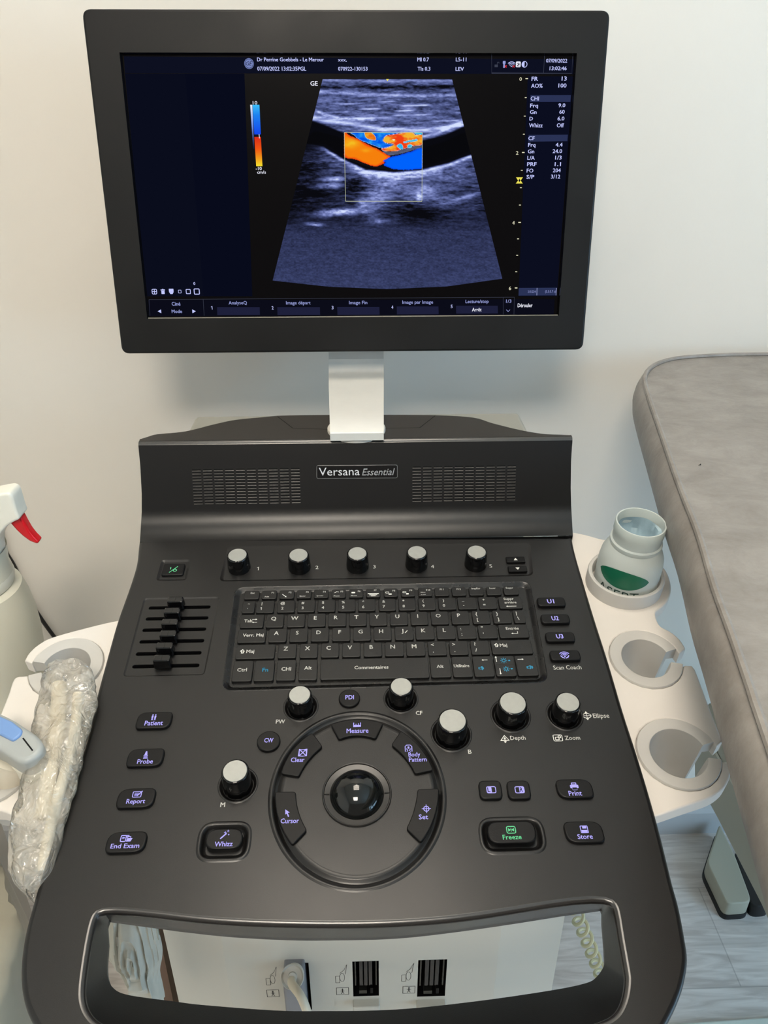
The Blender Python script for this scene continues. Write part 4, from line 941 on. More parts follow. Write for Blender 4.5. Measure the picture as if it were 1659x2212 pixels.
# dark vessel ground inside the box
tri_ = catmull(G([(105, 560), (105, 200), (330, 300), (560, 410), (740, 500), (860, 570), (1050, 560), (1240, 500), (1440, 420), (1440, 830), (1200, 870), (900, 850), (600, 810), (300, 720), (105, 640)]), 4)
m_ = inside(tri_, gx, gy); RGB = np.where(m_[..., None], RGB*.25+C_((14, 14, 18)), RGB)
gry = inside(G([(740, 500), (860, 540), (1050, 510), (1240, 460), (1440, 400), (1440, 460), (1240, 520), (1050, 575), (880, 600), (790, 560)]), gx, gy); RGB = np.where(gry[..., None], C_((84, 88, 112))*(.75+.5*fine[..., None]), RGB)
ob = lambda d: mixc((240, 66, 16), (246, 128, 12), d/5+.5*(n1-.5)*2)*1.0
yl = np.exp(-((gx-757)/16)**2-((gy-310)/9)**2)+.5*np.exp(-((gx-790)/10)**2-((gy-325)/4)**2)
fill([(95, 215), (200, 262), (350, 325), (520, 420), (700, 500), (830, 585), (890, 615), (800, 700), (770, 740), (640, 785), (480, 740), (300, 665), (95, 600)], lambda d: ob(d)*(1-.8*np.clip(yl*(.5+n2), 0, 1)[..., None])+C_((244, 205, 40))*(.8*np.clip(yl*(.5+n2), 0, 1)[..., None]))
fill([(1450, 478), (1250, 530), (1050, 590), (900, 625), (775, 690), (810, 715), (785, 765), (930, 825), (1100, 842), (1300, 838), (1450, 795)], lambda d: mixc((10, 70, 225), (0, 98, 252), d/3+n1-.5))
fill([(262, 200), (960, 200), (1000, 228), (860, 245), (820, 265), (765, 335), (820, 390), (930, 405), (905, 440), (830, 462), (740, 475), (640, 440), (370, 330), (285, 262)], lambda d: mixc((0, 84, 235), (40, 165, 240), (n2-.45)*2.2+.2), (170, 190, 240))
fill([(455, 195), (560, 200), (630, 265), (652, 325), (610, 342), (480, 300)], lambda d: mixc((235, 110, 20), (238, 170, 40), (n2-.4)*3), (190, 235, 245))
fill([(1190, 200), (1290, 215), (1320, 250), (1450, 255), (1450, 405), (1290, 440), (1150, 480), (1050, 505), (1000, 525), (830, 528), (735, 490), (830, 466), (945, 425), (930, 398), (820, 385), (775, 340), (820, 265), (950, 240)], lambda d: mixc((238, 62, 20), (243, 178, 48), (n1-.45)*4+.2), (240, 200, 225))
for P in ([(1300, 205), (1350, 240), (1440, 240), (1450, 200)], [(1120, 365), (1200, 345), (1330, 320), (1360, 335), (1330, 360), (1200, 375), (1130, 385)], [(1005, 440), (1060, 395), (1100, 420), (1115, 490), (1060, 490)], [(1185, 440), (1225, 405), (1275, 430), (1240, 465), (1195, 465)]):
    fill(P, lambda d: mixc((30, 150, 225), (70, 205, 235), n2), (180, 240, 245))
fill([(930, 330), (955, 320), (975, 330), (950, 345)], lambda d: mixc((250, 250, 210), (250, 250, 210), n1))
keep = RGB.copy()
# doppler colours only live inside the box
base = np.stack([np.interp(I, ramp_x, ramp[:, j]) for j in range(3)], -1)
RGB = np.where(box[..., None], keep, base)
# dark vessel on both sides of the box
for P in ([(912, 322), (960, 304), (1003, 285), (1010, 300), (1016, 326), (975, 343), (912, 358)], [(662, 300), (676, 284), (700, 286), (744, 302), (744, 340), (704, 314), (660, 312)]):
    P = catmull(P, 4); m = inside(P, jx, jy) & ~box; d = pdist(P, gx, gy); k = np.clip(d/3, 0, 1)*m; RGB = RGB*(1-.88*k[..., None])+C_((8, 8, 11))*(.88*k[..., None])
lin = np.where(RGB <= .04045, RGB/12.92, ((RGB+.055)/1.055)**2.4)
pts = []
ro = S.n
Xr = (gx-CX)/F_PX; Yr = (gy-CY)/F_PX
wl = LAY*2.0; num = (S.o+S.n*wl-CAM).dot(S.n)
dirs = [FW[i]+RT[i]*Xr-UP[i]*Yr for i in range(3)]
den = sum(dirs[i]*S.n[i] for i in range(3)); tt = num/den
P3 = [CAM[i]+dirs[i]*tt-S.o[i] for i in range(3)]
U_ = sum(P3[i]*S.u[i] for i in range(3)); V_ = sum(P3[i]*S.v[i] for i in range(3))
base_i = len(mb.v); mb.v += [(float(a), float(b_), wl) for a, b_ in zip(U_.ravel(), V_.ravel())]
um = bpy.data.materials.new('display scan'); um.use_nodes = True; nt = um.node_tree; nt.nodes.clear()
at = nt.nodes.new('ShaderNodeAttribute'); at.attribute_name = 'scan'; e = nt.nodes.new('ShaderNodeEmission'); o_ = nt.nodes.new('ShaderNodeOutputMaterial')
nt.links.new(at.outputs['Color'], e.inputs[0]); nt.links.new(e.outputs[0], o_.inputs[0])
k_ = mb._m(um)
for j in range(NY-1):
    r0 = base_i+j*NX
    for i in range(NX-1): mb.f.append((r0+i, r0+NX+i, r0+NX+i+1, r0+i+1))
nf = (NY-1)*(NX-1); mb.mi += [k_]*nf; mb.sm += [False]*nf
# box outline and marker
def sl_(p, m): mb.stroke(L(S, p), .00045, LAY*3.5, SC[m])
bx = scolor('box line', (200, 205, 170)); SC['box'] = bx
sl_([(743.7, 286), (912, 286)], 'box'); sl_([(743.7, 286), (746.3, 434.8)], 'box'); sl_([(746.3, 434.8), (911.3, 435)], 'box'); sl_([(911.3, 435), (912.3, 286)], 'box')
spoly([(834, 171), (840, 171), (837, 175.5)], SC['yellow'], 4)
screen = mb.build('screen', mon, S)
ca = screen.data.color_attributes.new('scan', 'FLOAT_COLOR', 'POINT')
arr = np.ones((len(screen.data.vertices), 4), np.float32); arr[base_i:base_i+NX*NY, :3] = lin.reshape(-1, 3); ca.data.foreach_set('color', arr.ravel())
screen['label'] = 'lit screen with ultrasound scan'

# --- side rails with probe cups
WR = -.010
def rail(px, thick=.012, name='side_rail'):
    mb = MB(); lp = rpoly(L(D, px, WR), .0015, 2); l = ccw(lp)
    mb.puck(l, WR-thick, WR, .0016, WHITE, 3); mb.cap([l], WR-thick, WHITE)
    return mb
def X7(x, y): return (1230+x/2.836, 1080+y/2.836)
def arcpx(cx, cy, rx, ry, a0, a1, n=20): return [(cx+rx*math.cos(math.radians(a0+(a1-a0)*k/(n-1))), cy-ry*math.sin(math.radians(a0+(a1-a0)*k/(n-1)))) for k in range(n)]
def cup_geom(cx, cy, rx, ry, gap_px):
    """local ellipse from a pixel ellipse"""
    c = D.loc(cx, cy, WR); a = (D.loc(cx+rx, cy, WR)[0]-D.loc(cx-rx, cy, WR)[0])/2; b_ = (D.loc(cx, cy-ry, WR)[1]-D.loc(cx, cy+ry, WR)[1])/2
    return c, a, b_
right_px = [X7(0, 190), X7(205, 243), X7(300, 250), X7(420, 280), X7(560, 400), X7(600, 450), X7(622, 520), X7(620, 580), X7(590, 640), X7(528, 685), X7(533, 725), X7(560, 775), X7(640, 815), X7(690, 860), X7(710, 905), X7(700, 925),
            X7(655, 925), X7(600, 925)]
c1 = cup_geom(1395, 1422.5, 79, 64, 0); c2 = cup_geom(1465.5, 1627, 91, 80, 0)
def cupseg(c, a, b_, a0, a1, n=22): return [(c[0]+a*math.cos(math.radians(a0+(a1-a0)*k/(n-1))), c[1]+b_*math.sin(math.radians(a0+(a1-a0)*k/(n-1)))) for k in range(n)]
def Lw(p): return [D.loc(x, y, WR) for x, y in p]
def smooth_seg(p, per=4): return catmull(p, per, closed=False)
pr_ = smooth_seg(Lw([X7(-10, 190), X7(100, 212), X7(205, 240), X7(330, 255), X7(450, 300), X7(560, 395), X7(602, 450), X7(623, 520), X7(618, 585), X7(585, 640), X7(545, 672), X7(528, 692), X7(535, 730), X7(560, 772), X7(620, 805), X7(675, 850), X7(708, 900), X7(711, 915)]))
pr_ += cupseg(c1[0], c1[1]*.985, c1[2]*.985, 8, 344)
pr_ += Lw([X7(710, 1012), X7(752, 1014), X7(772, 1040)]) + smooth_seg(Lw([X7(800, 1110), X7(870, 1300), X7(935, 1465), X7(938, 1480)]), 3)
pr_ += cupseg(c2[0], c2[1]*.985, c2[2]*.985, 9, 346)
pr_ += smooth_seg(Lw([X7(945, 1603), X7(978, 1606), X7(990, 1640), X7(987, 1690), X7(960, 1750), X7(915, 1795), X7(850, 1830), X7(700, 1880), X7(535, 1936), X7(480, 1940)]), 4)
pr_ += Lw([(1380, 1760), (1340, 1640), (1290, 1450), (1240, 1300), (1210, 1200)])
mb = MB(); l = ccw(pr_); mb.puck(l, WR-.013, WR, .0016, WHITE, 3); mb.cap([l], WR-.013, WHITE)
rail_r = mb.build('side_rail', ROOT, D)
left_all = []
def Z5(x, y): return (x/4.81, 1040+y/4.81)
c3 = cup_geom(143.5, 1440, 80, 64, 0); c4 = cup_geom(-8, 1655, 82, 84, 0)
pl_ = smooth_seg(Lw([Z5(1300, 1425), Z5(1000, 1490), Z5(560, 1610), Z5(400, 1690), Z5(300, 1780), Z5(255, 1860)]))
pl_ += cupseg(c3[0], c3[1]*.985, c3[2]*.985, 172, -164)
pl_ += smooth_seg(Lw([Z5(240, 2020), Z5(170, 2030), Z5(130, 2080), (18, 1500), (0, 1545), (-12, 1572)]), 3)
pl_ += cupseg(c4[0], c4[1]*.985, c4[2]*.985, 100, -250, 26)
pl_ += smooth_seg(Lw([(-60, 1580), (-95, 1600), (-120, 1680), (-80, 1745), (0, 1752), (35, 1764), (90, 1775), (150, 1785)]), 4)
pl_ += Lw([(190, 1700), (235, 1560), (270, 1430), (290, 1330)])
mb = MB(); l = ccw(pl_); mb.puck(l, WR-.013, WR, .0016, WHITE, 3); mb.cap([l], WR-.013, WHITE)
rail_l = mb.build('side_rail', ROOT, D)
def cup(rail_o, g, inner, g0, g1, depth=.055, taper=.72, label=None):
    """C shaped insert: flat collar, tapering inner wall, small lip at the bottom; gap from angle g1 to g0 (deg)"""
    c, a, b_ = g; mb = MB(); n = 44
    O = lambda k, s: [(c[0]+a*s*math.cos(t), c[1]+b_*s*math.sin(t)) for t in [math.radians(g0+(g1-g0)*i/(n-1)) for i in range(n)]]
    def ring(sa, z, dx=0, dy=0): return [(c[0]+dx+a*sa*math.cos(t), c[1]+dy+b_*sa*math.sin(t), z) for t in [math.radians(g0+(g1-g0)*i/(n-1)) for i in range(n)]]
    rs = [ring(.975, WR-.012), ring(.975, WR+.0002), ring(.955, WR+.0012), ring(inner+.04, WR+.0010), ring(inner+.012, WR+.0004), ring(inner, WR-.002), ring(inner*taper, WR-depth, 0, -.003)]
    mb.rings(rs, GREYP, closed=False, flip=(g1 > g0))
    back = [ring(inner*taper+.03, WR-depth, 0, -.003), ring(inner+.08, WR-.010), ring(.955, WR-.012)]
    mb.rings([rs[-1]]+back, GREYP, closed=False, flip=(g1 > g0))
    for i in (0, n-1): # end faces of the C
        e_ = [r[i] for r in rs]+[r[i] for r in back]; mb.add(e_, [tuple(range(len(e_)))], GREYP)
    # floor lip
    fl_ = [(x, y) for x, y, z in ring(inner*taper, 0, 0, -.003)]; il = [(x, y) for x, y, z in ring(inner*taper*.45, 0, 0, .001)]
    mb.rings([[(x, y, WR-depth) for x, y in fl_], [(x, y, WR-depth+.001) for x, y in il]], GREYP, closed=False, smooth=False)
    return mb.build('probe_cup', rail_o, D)
cup(rail_r, c1, .64, 17, 346); cup(rail_r, c2, .66, 16, 347); cup(rail_l, c3, .62, 170, -162); cup(rail_l, c4, .66, 98, -248)
# ring that holds the gel jar
def E3(x, y): return (1260+x/6.9125, 1080+y/6.9125)
ja = D.loc(*E3(645, 1088), .006); jr = (D.loc(*E3(1207, 1088), .006)[0]-D.loc(*E3(82, 1088), .006)[0])/2
mb = MB(); jk = .93
def jring(s, z, n=64): return [(ja[0]+jr*s*math.cos(2*math.pi*k/n), ja[1]+jr*jk*s*math.sin(2*math.pi*k/n), z) for k in range(n)]
mb.rings([jring(1.0, WR-.010), jring(1.0, .0040), jring(.985, .0058), jring(.95, .0065), jring(.90, .0060), jring(.875, .0045), jring(.86, WR-.05)], GREYP)
mb.cap([[(x, y) for x, y, z in jring(.86, 0)]], WR-.05, GREYP)
mb.build('jar_ring', rail_r, D)

# --- body column below the deck, seen through the handle opening
BY = .50; BP = yplane(BY)
xl = (BP.loc(337, 2000)[0]+BP.loc(375, 2163)[0])/2; xr = (BP.loc(1231, 1978)[0]+BP.loc(1203, 2138)[0])/2
def X8(x, y): return (200+x/2.514, 1920+y/2.514)
zt = D.wpt(0, .13, -.045).z
mb = MB(); ym = .86
xi0 = BP.loc(487, 2080)[0]; xi1 = BP.loc(1080, 2030)[0]
fp = [(xi0, BY), (xi1, BY), (xr, BY+.014), (xr, ym), (xl, ym), (xl, BY+.014)]
ports = []
for cx0, cx1, yt, yb in ((1043, 1192, 405, 655), (1410, 1555, 395, 580), (None, None, None, None)):
    if cx0: a = BP.loc(*X8(cx0, yt)); b_ = BP.loc(*X8(cx1, yb))
    else: a = BP.loc(800+200/1.931, 1900+336/1.931); b_ = BP.loc(800+311/1.931, 1900+485/1.931)
    ports.append((a[0], b_[0], b_[1], a[1]))
# front panel in local (x, z) with port holes
holes = [[(p[0], p[2]), (p[1], p[2]), (p[1], p[3]), (p[0], p[3])] for p in ports]
mbF = MB(); mbF.cap([[(xi0, .12), (xi1, .12), (xi1, zt), (xi0, zt)]]+[ccw(h) for h in holes], 0, BODY)
for h in holes:
    l = ccw(h); mbF.rings([[(x, y, 0) for x, y in l], [(x, y, -.03) for x, y in l]], HOLE, smooth=False); mbF.cap([l], -.03, HOLE)
DARKP = mat('icon print', (60, 60, 60), .6)
for cx, cy in ((972, 490), (1350, 478), (None, None)):
    P = X8(cx, cy) if cx else (800+155/1.931, 1900+400/1.931)
    icon(mbF, BP, E_*3, P[0], P[1], 26, [('c', sq(.35, .55, .02, -.3, -.22)), ('c', ell(.08, -.05, .2, .36, 14)), ('l', [(-.1, .3), (.25, .55), (.5, 1.0), (.35, .2)], .04)], DARKP, .04, fit=True)
    P2 = (P[0]+3, P[1]+31)
    icon(mbF, BP, E_*3, P2[0], P2[1], 26, [('c', sq(1, .58, .01), .05), ('f', ell(0, .16, .07, n=8)), ('l', [(0, .1), (0, -.05)], .12), ('l', [(-.18, .02), (.18, .02)], .05), ('l', [(0, -.05), (-.12, -.22)], .06), ('l', [(0, -.05), (.12, -.22)], .06)], DARKP, fit=True)
mbF.build('front_panel', ROOT, BP)
mb = MB(); order = [(xi1, BY), (xr, BY+.014), (xr, ym), (xl, ym), (xl, BY+.014), (xi0, BY)]
mb.rings([[(x, y, .12) for x, y in order], [(x, y, zt) for x, y in order]], BODY, closed=False, smooth=False, flip=False)
mb.cap([ccw(fp)], .12, BODY); mb.cap([ccw(fp)], zt, BODY)
mb.build('body_column', ROOT)
for (x0_, x1_, z0_, z1_) in ports[1:]:
    mb = MB(); n = 4; wd = (x1_-x0_)
    for k, fx in enumerate((.1, .32, .5, .68, .9)):
        mb.box((x0_+wd*fx, BY+.012, (z0_+z1_)/2+.008), (wd*(.06 if k in (0, 4) else .14), .02, (z1_-z0_)*.72), mat('connector metal', (70, 70, 66), .3, metal=.8) if k in (0, 4) else KNOBM, .0005)
    mb.box((x0_+wd*.38, BY+.006, z0_+.008), (wd*.3, .012, .006), MATS['connector metal']); mb.box((x0_+wd*.72, BY+.006, z0_+.010), (wd*.1, .012, .010), HOLE)
    mb.build('probe_socket', ROOT)
    mb = MB(); mb.box(((x0_+x1_)/2, BY-.004, z0_-.010), (wd*1.05, .010, .008), BODY, .002); mb.build('socket_ledge', ROOT)
# base and castors on the floor
mb = MB(); mb.puck(rrect(0, .66, .50, .52, .06), .075, .125, .015, BODY, 3); mb.cap([ccw(rrect(0, .66, .50, .52, .06))], .075, BODY); mb.build('base', ROOT)
for cx in (-.19, .19):
    for cy in (.46, .86):
        mb = MB(); rot = Matrix.Rotation(math.pi/2, 3, 'Y'); mb.lathe([(.001, -.014), (.034, -.014), (.040, -.010), (.040, .010), (.034, .014), (.001, .014)], mat('castor rubber', (40, 40, 42), .6), (cx, cy, .040), 28, rot)
        mb.box((cx, cy, .066), (.04, .05, .03), BODY); mb.build('castor', ROOT, recalc=True)

# ------------------------------------------------------------------ probe plug in the first socket
p = ports[0]; PL = empty('probe_plug', ((p[0]+p[1])/2, BY-.01, p[2]), 'grey plug with round collar and cream cable pushed into the first socket', 'connector')
GP = mat('plug grey', (120, 122, 128), .35, .5)
wd = p[1]-p[0]; mb = MB(); mb.box(((p[0]+p[1])/2-.002, BY+.002, (p[2]+p[3])/2-.008), (wd*.86, .05, (p[3]-p[2])+.03), GP, .004); mb.build('housing', PL)
cc = yplane(BY-.04).loc(*X8(1086, 490)); ax = Matrix.Rotation(math.radians(38), 3, 'X')
mb = MB(); mb.lathe([(r_*.52, z_*.6) for r_, z_ in ((.001, -.02), (.019, -.02), (.019, .010), (.0215, .012), (.0225, .015), (.0215, .018), (.0205, .016), (.018, .013), (.009, .013), (.008, .020), (.0001, .020))], mat('plug collar', (190, 188, 180), .35), (cc[0], BY-.034, cc[1]-.004), 40, ax); mb.build('collar', PL, recalc=True)
CREAM = mat('cream cable', (214, 205, 184), .45, .4)
e_ = yplane(BY-.07).loc(*X8(1180, 660)); f_ = yplane(BY-.06).loc(690, 2260)
mb = MB(); mb.tube(catmull([(cc[0], BY-.036, cc[1]-.006), (cc[0]+.001, BY-.050, cc[1]+.008), (e_[0]-.004, BY-.07, e_[1]+.006), (f_[0]+.006, BY-.07, f_[1]-.04), (f_[0]+.03, BY-.06, .30), (f_[0]+.06, BY-.09, .10), (f_[0]+.10, BY-.17, .006), (f_[0]+.2, BY-.20, .006)], 6, closed=False), .0044, CREAM, 12); mb.build('cable', PL)

# ------------------------------------------------------------------ gel jar
JM = bpy.data.materials.new('frosted plastic'); JM.use_nodes = True; nt = JM.node_tree; b = nt.nodes['Principled BSDF']
b.inputs['Base Color'].default_value = srgb(226, 234, 231); b.inputs['Roughness'].default_value = .32; b.inputs['Subsurface Weight'].default_value = 0
tb = nt.nodes.new('ShaderNodeBsdfTranslucent'); tb.inputs[0].default_value = srgb(222, 228, 222); tp = nt.nodes.new('ShaderNodeBsdfTransparent'); m1 = nt.nodes.new('ShaderNodeMixShader'); m2 = nt.nodes.new('ShaderNodeMixShader'); o_ = nt.nodes['Material Output']
m1.inputs[0].default_value = .35; m2.inputs[0].default_value = .16; nt.links.new(b.outputs[0], m1.inputs[1]); nt.links.new(tb.outputs[0], m1.inputs[2]); nt.links.new(m1.outputs[0], m2.inputs[1]); nt.links.new(tp.outputs[0], m2.inputs[2]); nt.links.new(m2.outputs[0], o_.inputs[0])
# axis from the foot inside the ring to the mouth
foot = D.wpt(ja[0]+.001, ja[1]-.001, WR-.045)
mz = Plane(D.wpt(0, 0, .066), D.u, D.v); mc = mz.loc(*E3(865, 330)); mouth = mz.wpt(mc[0], mc[1], 0)
axz = (mouth-foot).normalized(); axx = axz.cross(Vector((0, 1, 0))).normalized(); axy = axz.cross(axx)
JX = Matrix((axx, axy, axz)).transposed(); Hh = (mouth-foot).length
pxm = (mouth-CAM).dot(FW)/F_PX; RM = 380/6.9125*pxm*.985
RB = min(jr*.845, RM*1.30)
jar = empty('gel_jar', tuple(foot), 'open frosted plastic jar with green label standing in the ring of the white side shelf', 'jar')
mb = MB()
prof = [(.001, 0), (RB*.88, 0), (RB*.93, .003), (RB*.97, Hh*.25), (RB*1.0, Hh*.52), (RB*.995, Hh*.62), (RB*.96, Hh*.69), (RB*.89, Hh*.735), (RM*1.06, Hh*.775), (RM*1.01, Hh*.79), (RM*1.04, Hh*.805), (RM*1.04, Hh*.83), (RM*.97, Hh*.84), (RM*.97, Hh*.90), (RM*1.0, Hh*.915), (RM*1.0, Hh*.985), (RM*.98, Hh), (RM*.93, Hh), (RM*.91, Hh*.98), (RM*.88, Hh*.86)]
mb.lathe(prof, JM, tuple(foot), 64, JX); mb.build('jar_body', jar, recalc=True)
mb = MB(); rs = []
n = 64
for ri, (r, z) in enumerate([(RM*.90, .93), (RM*.86, .90), (RM*.80, .84), (RM*.66, .78), (RM*.5, .70), (RM*.3, .66), (.0005, .65)]):
    rs.append([tuple(foot+JX @ Vector((r*math.cos(t)*(1+.1*math.sin(3*t+ri)), r*math.sin(t)*(1+.08*math.cos(2*t+ri*2)), Hh*(z+.02*math.sin(2*t+ri)*(ri > 0))))) for t in [2*math.pi*k/n for k in range(n)]])
GEL = mat('clear gel', (150, 172, 182), .08, .6, vary=.15, vscale=60)
mb.rings(rs, GEL); mb.build('gel', jar)
# green oval label and lettering wrapped on the jar
GRN = mat('label green', (8, 92, 66), .35); GRY = mat('label lettering', (38, 62, 56), .5)
vdir = JX.transposed() @ (CAM-foot); phi0 = math.atan2(vdir.y, vdir.x)
def jpt(du, dz, off=.0004):
    r = RB*float(np.interp(dz, [0, .25, .52, .62, .69], [.93, .97, 1.0, .995, .96]))+off; t = phi0+du/RB
    return tuple(foot+JX @ Vector((r*math.cos(t), r*math.sin(t), Hh*dz)))
sgn = 1 if (JX @ Vector((-math.sin(phi0), math.cos(phi0), 0))).dot(RT) > 0 else -1
mb = MB(); G_ = []
for i in range(25):
    x = -1+2*i/24; hh = .085*(1-x*x)**.7
    G_.append([jpt(sgn*x*RB*.86-sgn*RB*.10, .59+hh*k) for k in (-1, -.5, 0, .5, 1)])
mb.rings(G_, GRN, closed=False)
vs, fs = glyphs('ASEPT', .0, 0); x0_ = min(v[0] for v in vs); x1_ = max(v[0] for v in vs)
mb.add([jpt(sgn*(((v[0]-x0_)/(x1_-x0_)-.5)*RB*1.35-RB*.16), .40+v[1]*.125, .0005) for v in vs], fs, GRY)
mb.build('label', jar)

# ------------------------------------------------------------------ examination couch
CZ = CAM.z-.325; CP = zplane(CZ); CL = zplane(CZ-.078)
def K(x, y): return (1300+x/2.304, 740+y/2.304)
FARY = WALL_Y-.03
pip = L(CP, [K(213, 190), K(235, 280), K(300, 470), K(390, 730), K(480, 960), K(560, 1230), K(640, 1450), K(740, 1740), K(827, 2000)])
d = Vector(pip[-1])-Vector(pip[1]); d.normalize(); near = Vector(pip[-1])+d*.42
a = CP.loc(*K(230, 142)); b_ = CP.loc(*K(290, 104)); c_ = CP.loc(*K(400, 80)); dd = CP.loc(1580, 768.5)
YF = dd[1]
top = [(1.25, YF), dd, c_, b_, a]+pip+[(near.x, near.y), (1.25, near.y)]
lo = L(CL, [K(138, 335), K(160, 420), K(210, 600), K(300, 840), K(400, 1170), K(500, 1500), K(600, 1820), K(720, 2180)])
COUCH = bpy.data.materials.new('grey leatherette'); COUCH.use_nodes = True
def couch_mat():
    nt = COUCH.node_tree; b = nt.nodes['Principled BSDF']; tc = nt.nodes.new('ShaderNodeTexCoord'); mp = nt.nodes.new('ShaderNodeMapping'); mp.inputs['Scale'].default_value = (12, 17, 12); mp.inputs['Rotation'].default_value = (0, 0, .15)
    nt.links.new(tc.outputs['Object'], mp.inputs['Vector']); n = nt.nodes.new('ShaderNodeTexNoise'); n.inputs['Scale'].default_value = 1.6; n.inputs['Detail'].default_value = 9; n.inputs['Roughness'].default_value = .74; n.inputs['Distortion'].default_value = .35; nt.links.new(mp.outputs[0], n.inputs['Vector'])
    cr = nt.nodes.new('ShaderNodeValToRGB'); cr.color_ramp.elements[0].position = .3; cr.color_ramp.elements[0].color = srgb(120, 114, 108); cr.color_ramp.elements[1].position = .72; cr.color_ramp.elements[1].color = srgb(152, 147, 141)
    nt.links.new(n.outputs['Fac'], cr.inputs['Fac']); nt.links.new(cr.outputs['Color'], b.inputs['Base Color']); b.inputs['Roughness'].default_value = .42; b.inputs['Specular IOR Level'].default_value = .45
    n2_ = nt.nodes.new('ShaderNodeTexNoise'); n2_.inputs['Scale'].default_value = 220; n2_.inputs['Detail'].default_value = 4; nt.links.new(tc.outputs['Object'], n2_.inputs['Vector']); bp = nt.nodes.new('ShaderNodeBump'); bp.inputs['Strength'].default_value = .25; bp.inputs['Distance'].default_value = .001
    nt.links.new(n2_.outputs['Fac'], bp.inputs['Height']); nt.links.new(bp.outputs['Normal'], b.inputs['Normal'])
couch_mat()
couch = empty('examination_couch', (.95, .45, 0), 'examination couch with grey leatherette cushion standing against the wall beside the machine', 'couch')
# side loops: offset the top outline outwards, bulging
tl = catmull([p for p in top[1:-1]], 4, closed=False); tl = [tuple(top[0])]+tl+[top[-1]]
# outward vector per point matched to the lower silhouette
lo_line = [(1.25, YF+.012), (dd[0], YF+.012), (c_[0]-.01, YF+.012)]+[(lo[0][0]+.02, YF+.004), (lo[0][0]+.004, YF-.012)]+lo+[(lo[-1][0]+d.x*.45, lo[-1][1]+d.y*.45)]
def resample(P, n):
    P = [Vector((p[0], p[1])) for p in P]; s_ = [0]
    for i in range(1, len(P)): s_.append(s_[-1]+(P[i]-P[i-1]).length)
    out = []
    for k in range(n):
        t = s_[-1]*k/(n-1); x = float(np.interp(t, s_, [p.x for p in P])); y = float(np.interp(t, s_, [p.y for p in P])); out.append((x, y))
    return out
N_ = 120
T0 = resample([tl[0]]+tl[1:-1], N_); B0 = resample(catmull(lo_line, 3, closed=False), N_)
mb = MB()
tcap = [(p[0], p[1]) for p in T0]+[(1.25, T0[-1][1])]
def lay(off, z):
    P = [Vector(p) for p in T0]; out = []
    for i, p in enumerate(P):
        t = (P[min(i+1, N_-1)]-P[max(i-1, 0)]).normalized(); nrm = Vector((t.y, -t.x))    # outwards: away from the cushion's middle
        if nrm.dot(p-Vector((.9, .4))) < 0: nrm = -nrm
        q = p+nrm*off; out.append((q.x, q.y, z))
    return out
mb.cap([ccw(tcap)], CZ, COUCH)
mb.rings([lay(0, CZ), lay(.005, CZ-.004), lay(.009, CZ-.014), lay(.011, CZ-.028), lay(.009, CZ-.042), lay(.003, CZ-.054), lay(-.008, CZ-.066), lay(-.022, CZ-.076), lay(-.05, CZ-.082)], COUCH, closed=False, flip=True)
lb = lay(-.05, 0); mb.cap([ccw([(p[0], p[1]) for p in lb]+[(1.25, lb[-1][1])])], CZ-.082, COUCH)
mb.rings([[(T0[-1][0], T0[-1][1], CZ), (1.25, T0[-1][1], CZ)], [(T0[-1][0]+.02, T0[-1][1]+.01, CZ-.082), (1.25, T0[-1][1]+.01, CZ-.082)]], COUCH, closed=False)
mb.build('cushion', couch)
mb = MB(); mb.tube([(p[0], p[1], CZ+.0015) for p in T0[:-1]], .0030, COUCH, 8)
mb.build('piping', couch)
mb = MB(); k_ = CP.loc(1511, 1005); mb.cap([[(k_[0]-.002, k_[1]-.001), (k_[0]+.0015, k_[1]-.0005), (k_[0]+.003, k_[1]+.004), (k_[0]+.0005, k_[1]+.001)]], CZ+.0003, HOLE); mb.build('speck_mark', couch)
# lifting frame beneath
FR = mat('frame grey beige', (168, 166, 150), .4, .4); XPn = .60; XP = xplane(XPn)
def X9(x, y): return (1480+x/3.022, 1480+y/3.022)
def slab(plane, px, th, m, name, parent, r=.006, extra=None, w=0):
    mb = MB(); lp = rpoly(L(plane, px, w), r, 3); l = ccw(lp); mb.puck(l, w-th, w, .003, m, 3); mb.cap([l], w-th, m); return mb.build(name, parent, plane)
slab(XP, [X9(150, 112), X9(240, 215), X9(300, 330), X9(360, 520), X9(430, 700), X9(560, 1100), X9(700, 1500), X9(700, 1900), X9(500, 1440), X9(215, 880), X9(150, 760), X9(60, 600), X9(60, 350)], .045, FR, 'lift_arm', couch)
slab(XP, [X9(170, 108), X9(300, 105), X9(330, 260), X9(230, 210)], .02, MATS['frame grey beige'], 'top_bracket', couch, w=-.05)
mb = MB(); mb.rings([[(*XP.loc(*X9(185, 430), .001), .001), (*XP.loc(*X9(200, 425), .001), .001)], [(*XP.loc(*X9(290, 620), .001), .001), (*XP.loc(*X9(300, 612), .001), .001)], [(*XP.loc(*X9(470, 920), .001), .001), (*XP.loc(*X9(480, 905), .001), .001)]], mat('ridge highlight', (196, 192, 176), .35), closed=False, smooth=False); mb.build('ridge_highlight', couch, XP)  # paler strip paints the highlight along the arm's ridge
FL = zplane(.045); ft = rpoly(L(FL, [X9(225, 900), X9(140, 1155), X9(270, 1428), X9(415, 1420), X9(430, 1390), X9(325, 1105)]), .012, 4)
mb = MB(); mb.puck(ft, .010, .045, .003, FR, 3); mb.puck([(x*1.0, y) for x, y in offset(ccw(ft), -.002)], 0, .012, .001, mat('black rubber', (16, 16, 17), .5), 2); mb.build('foot', couch)
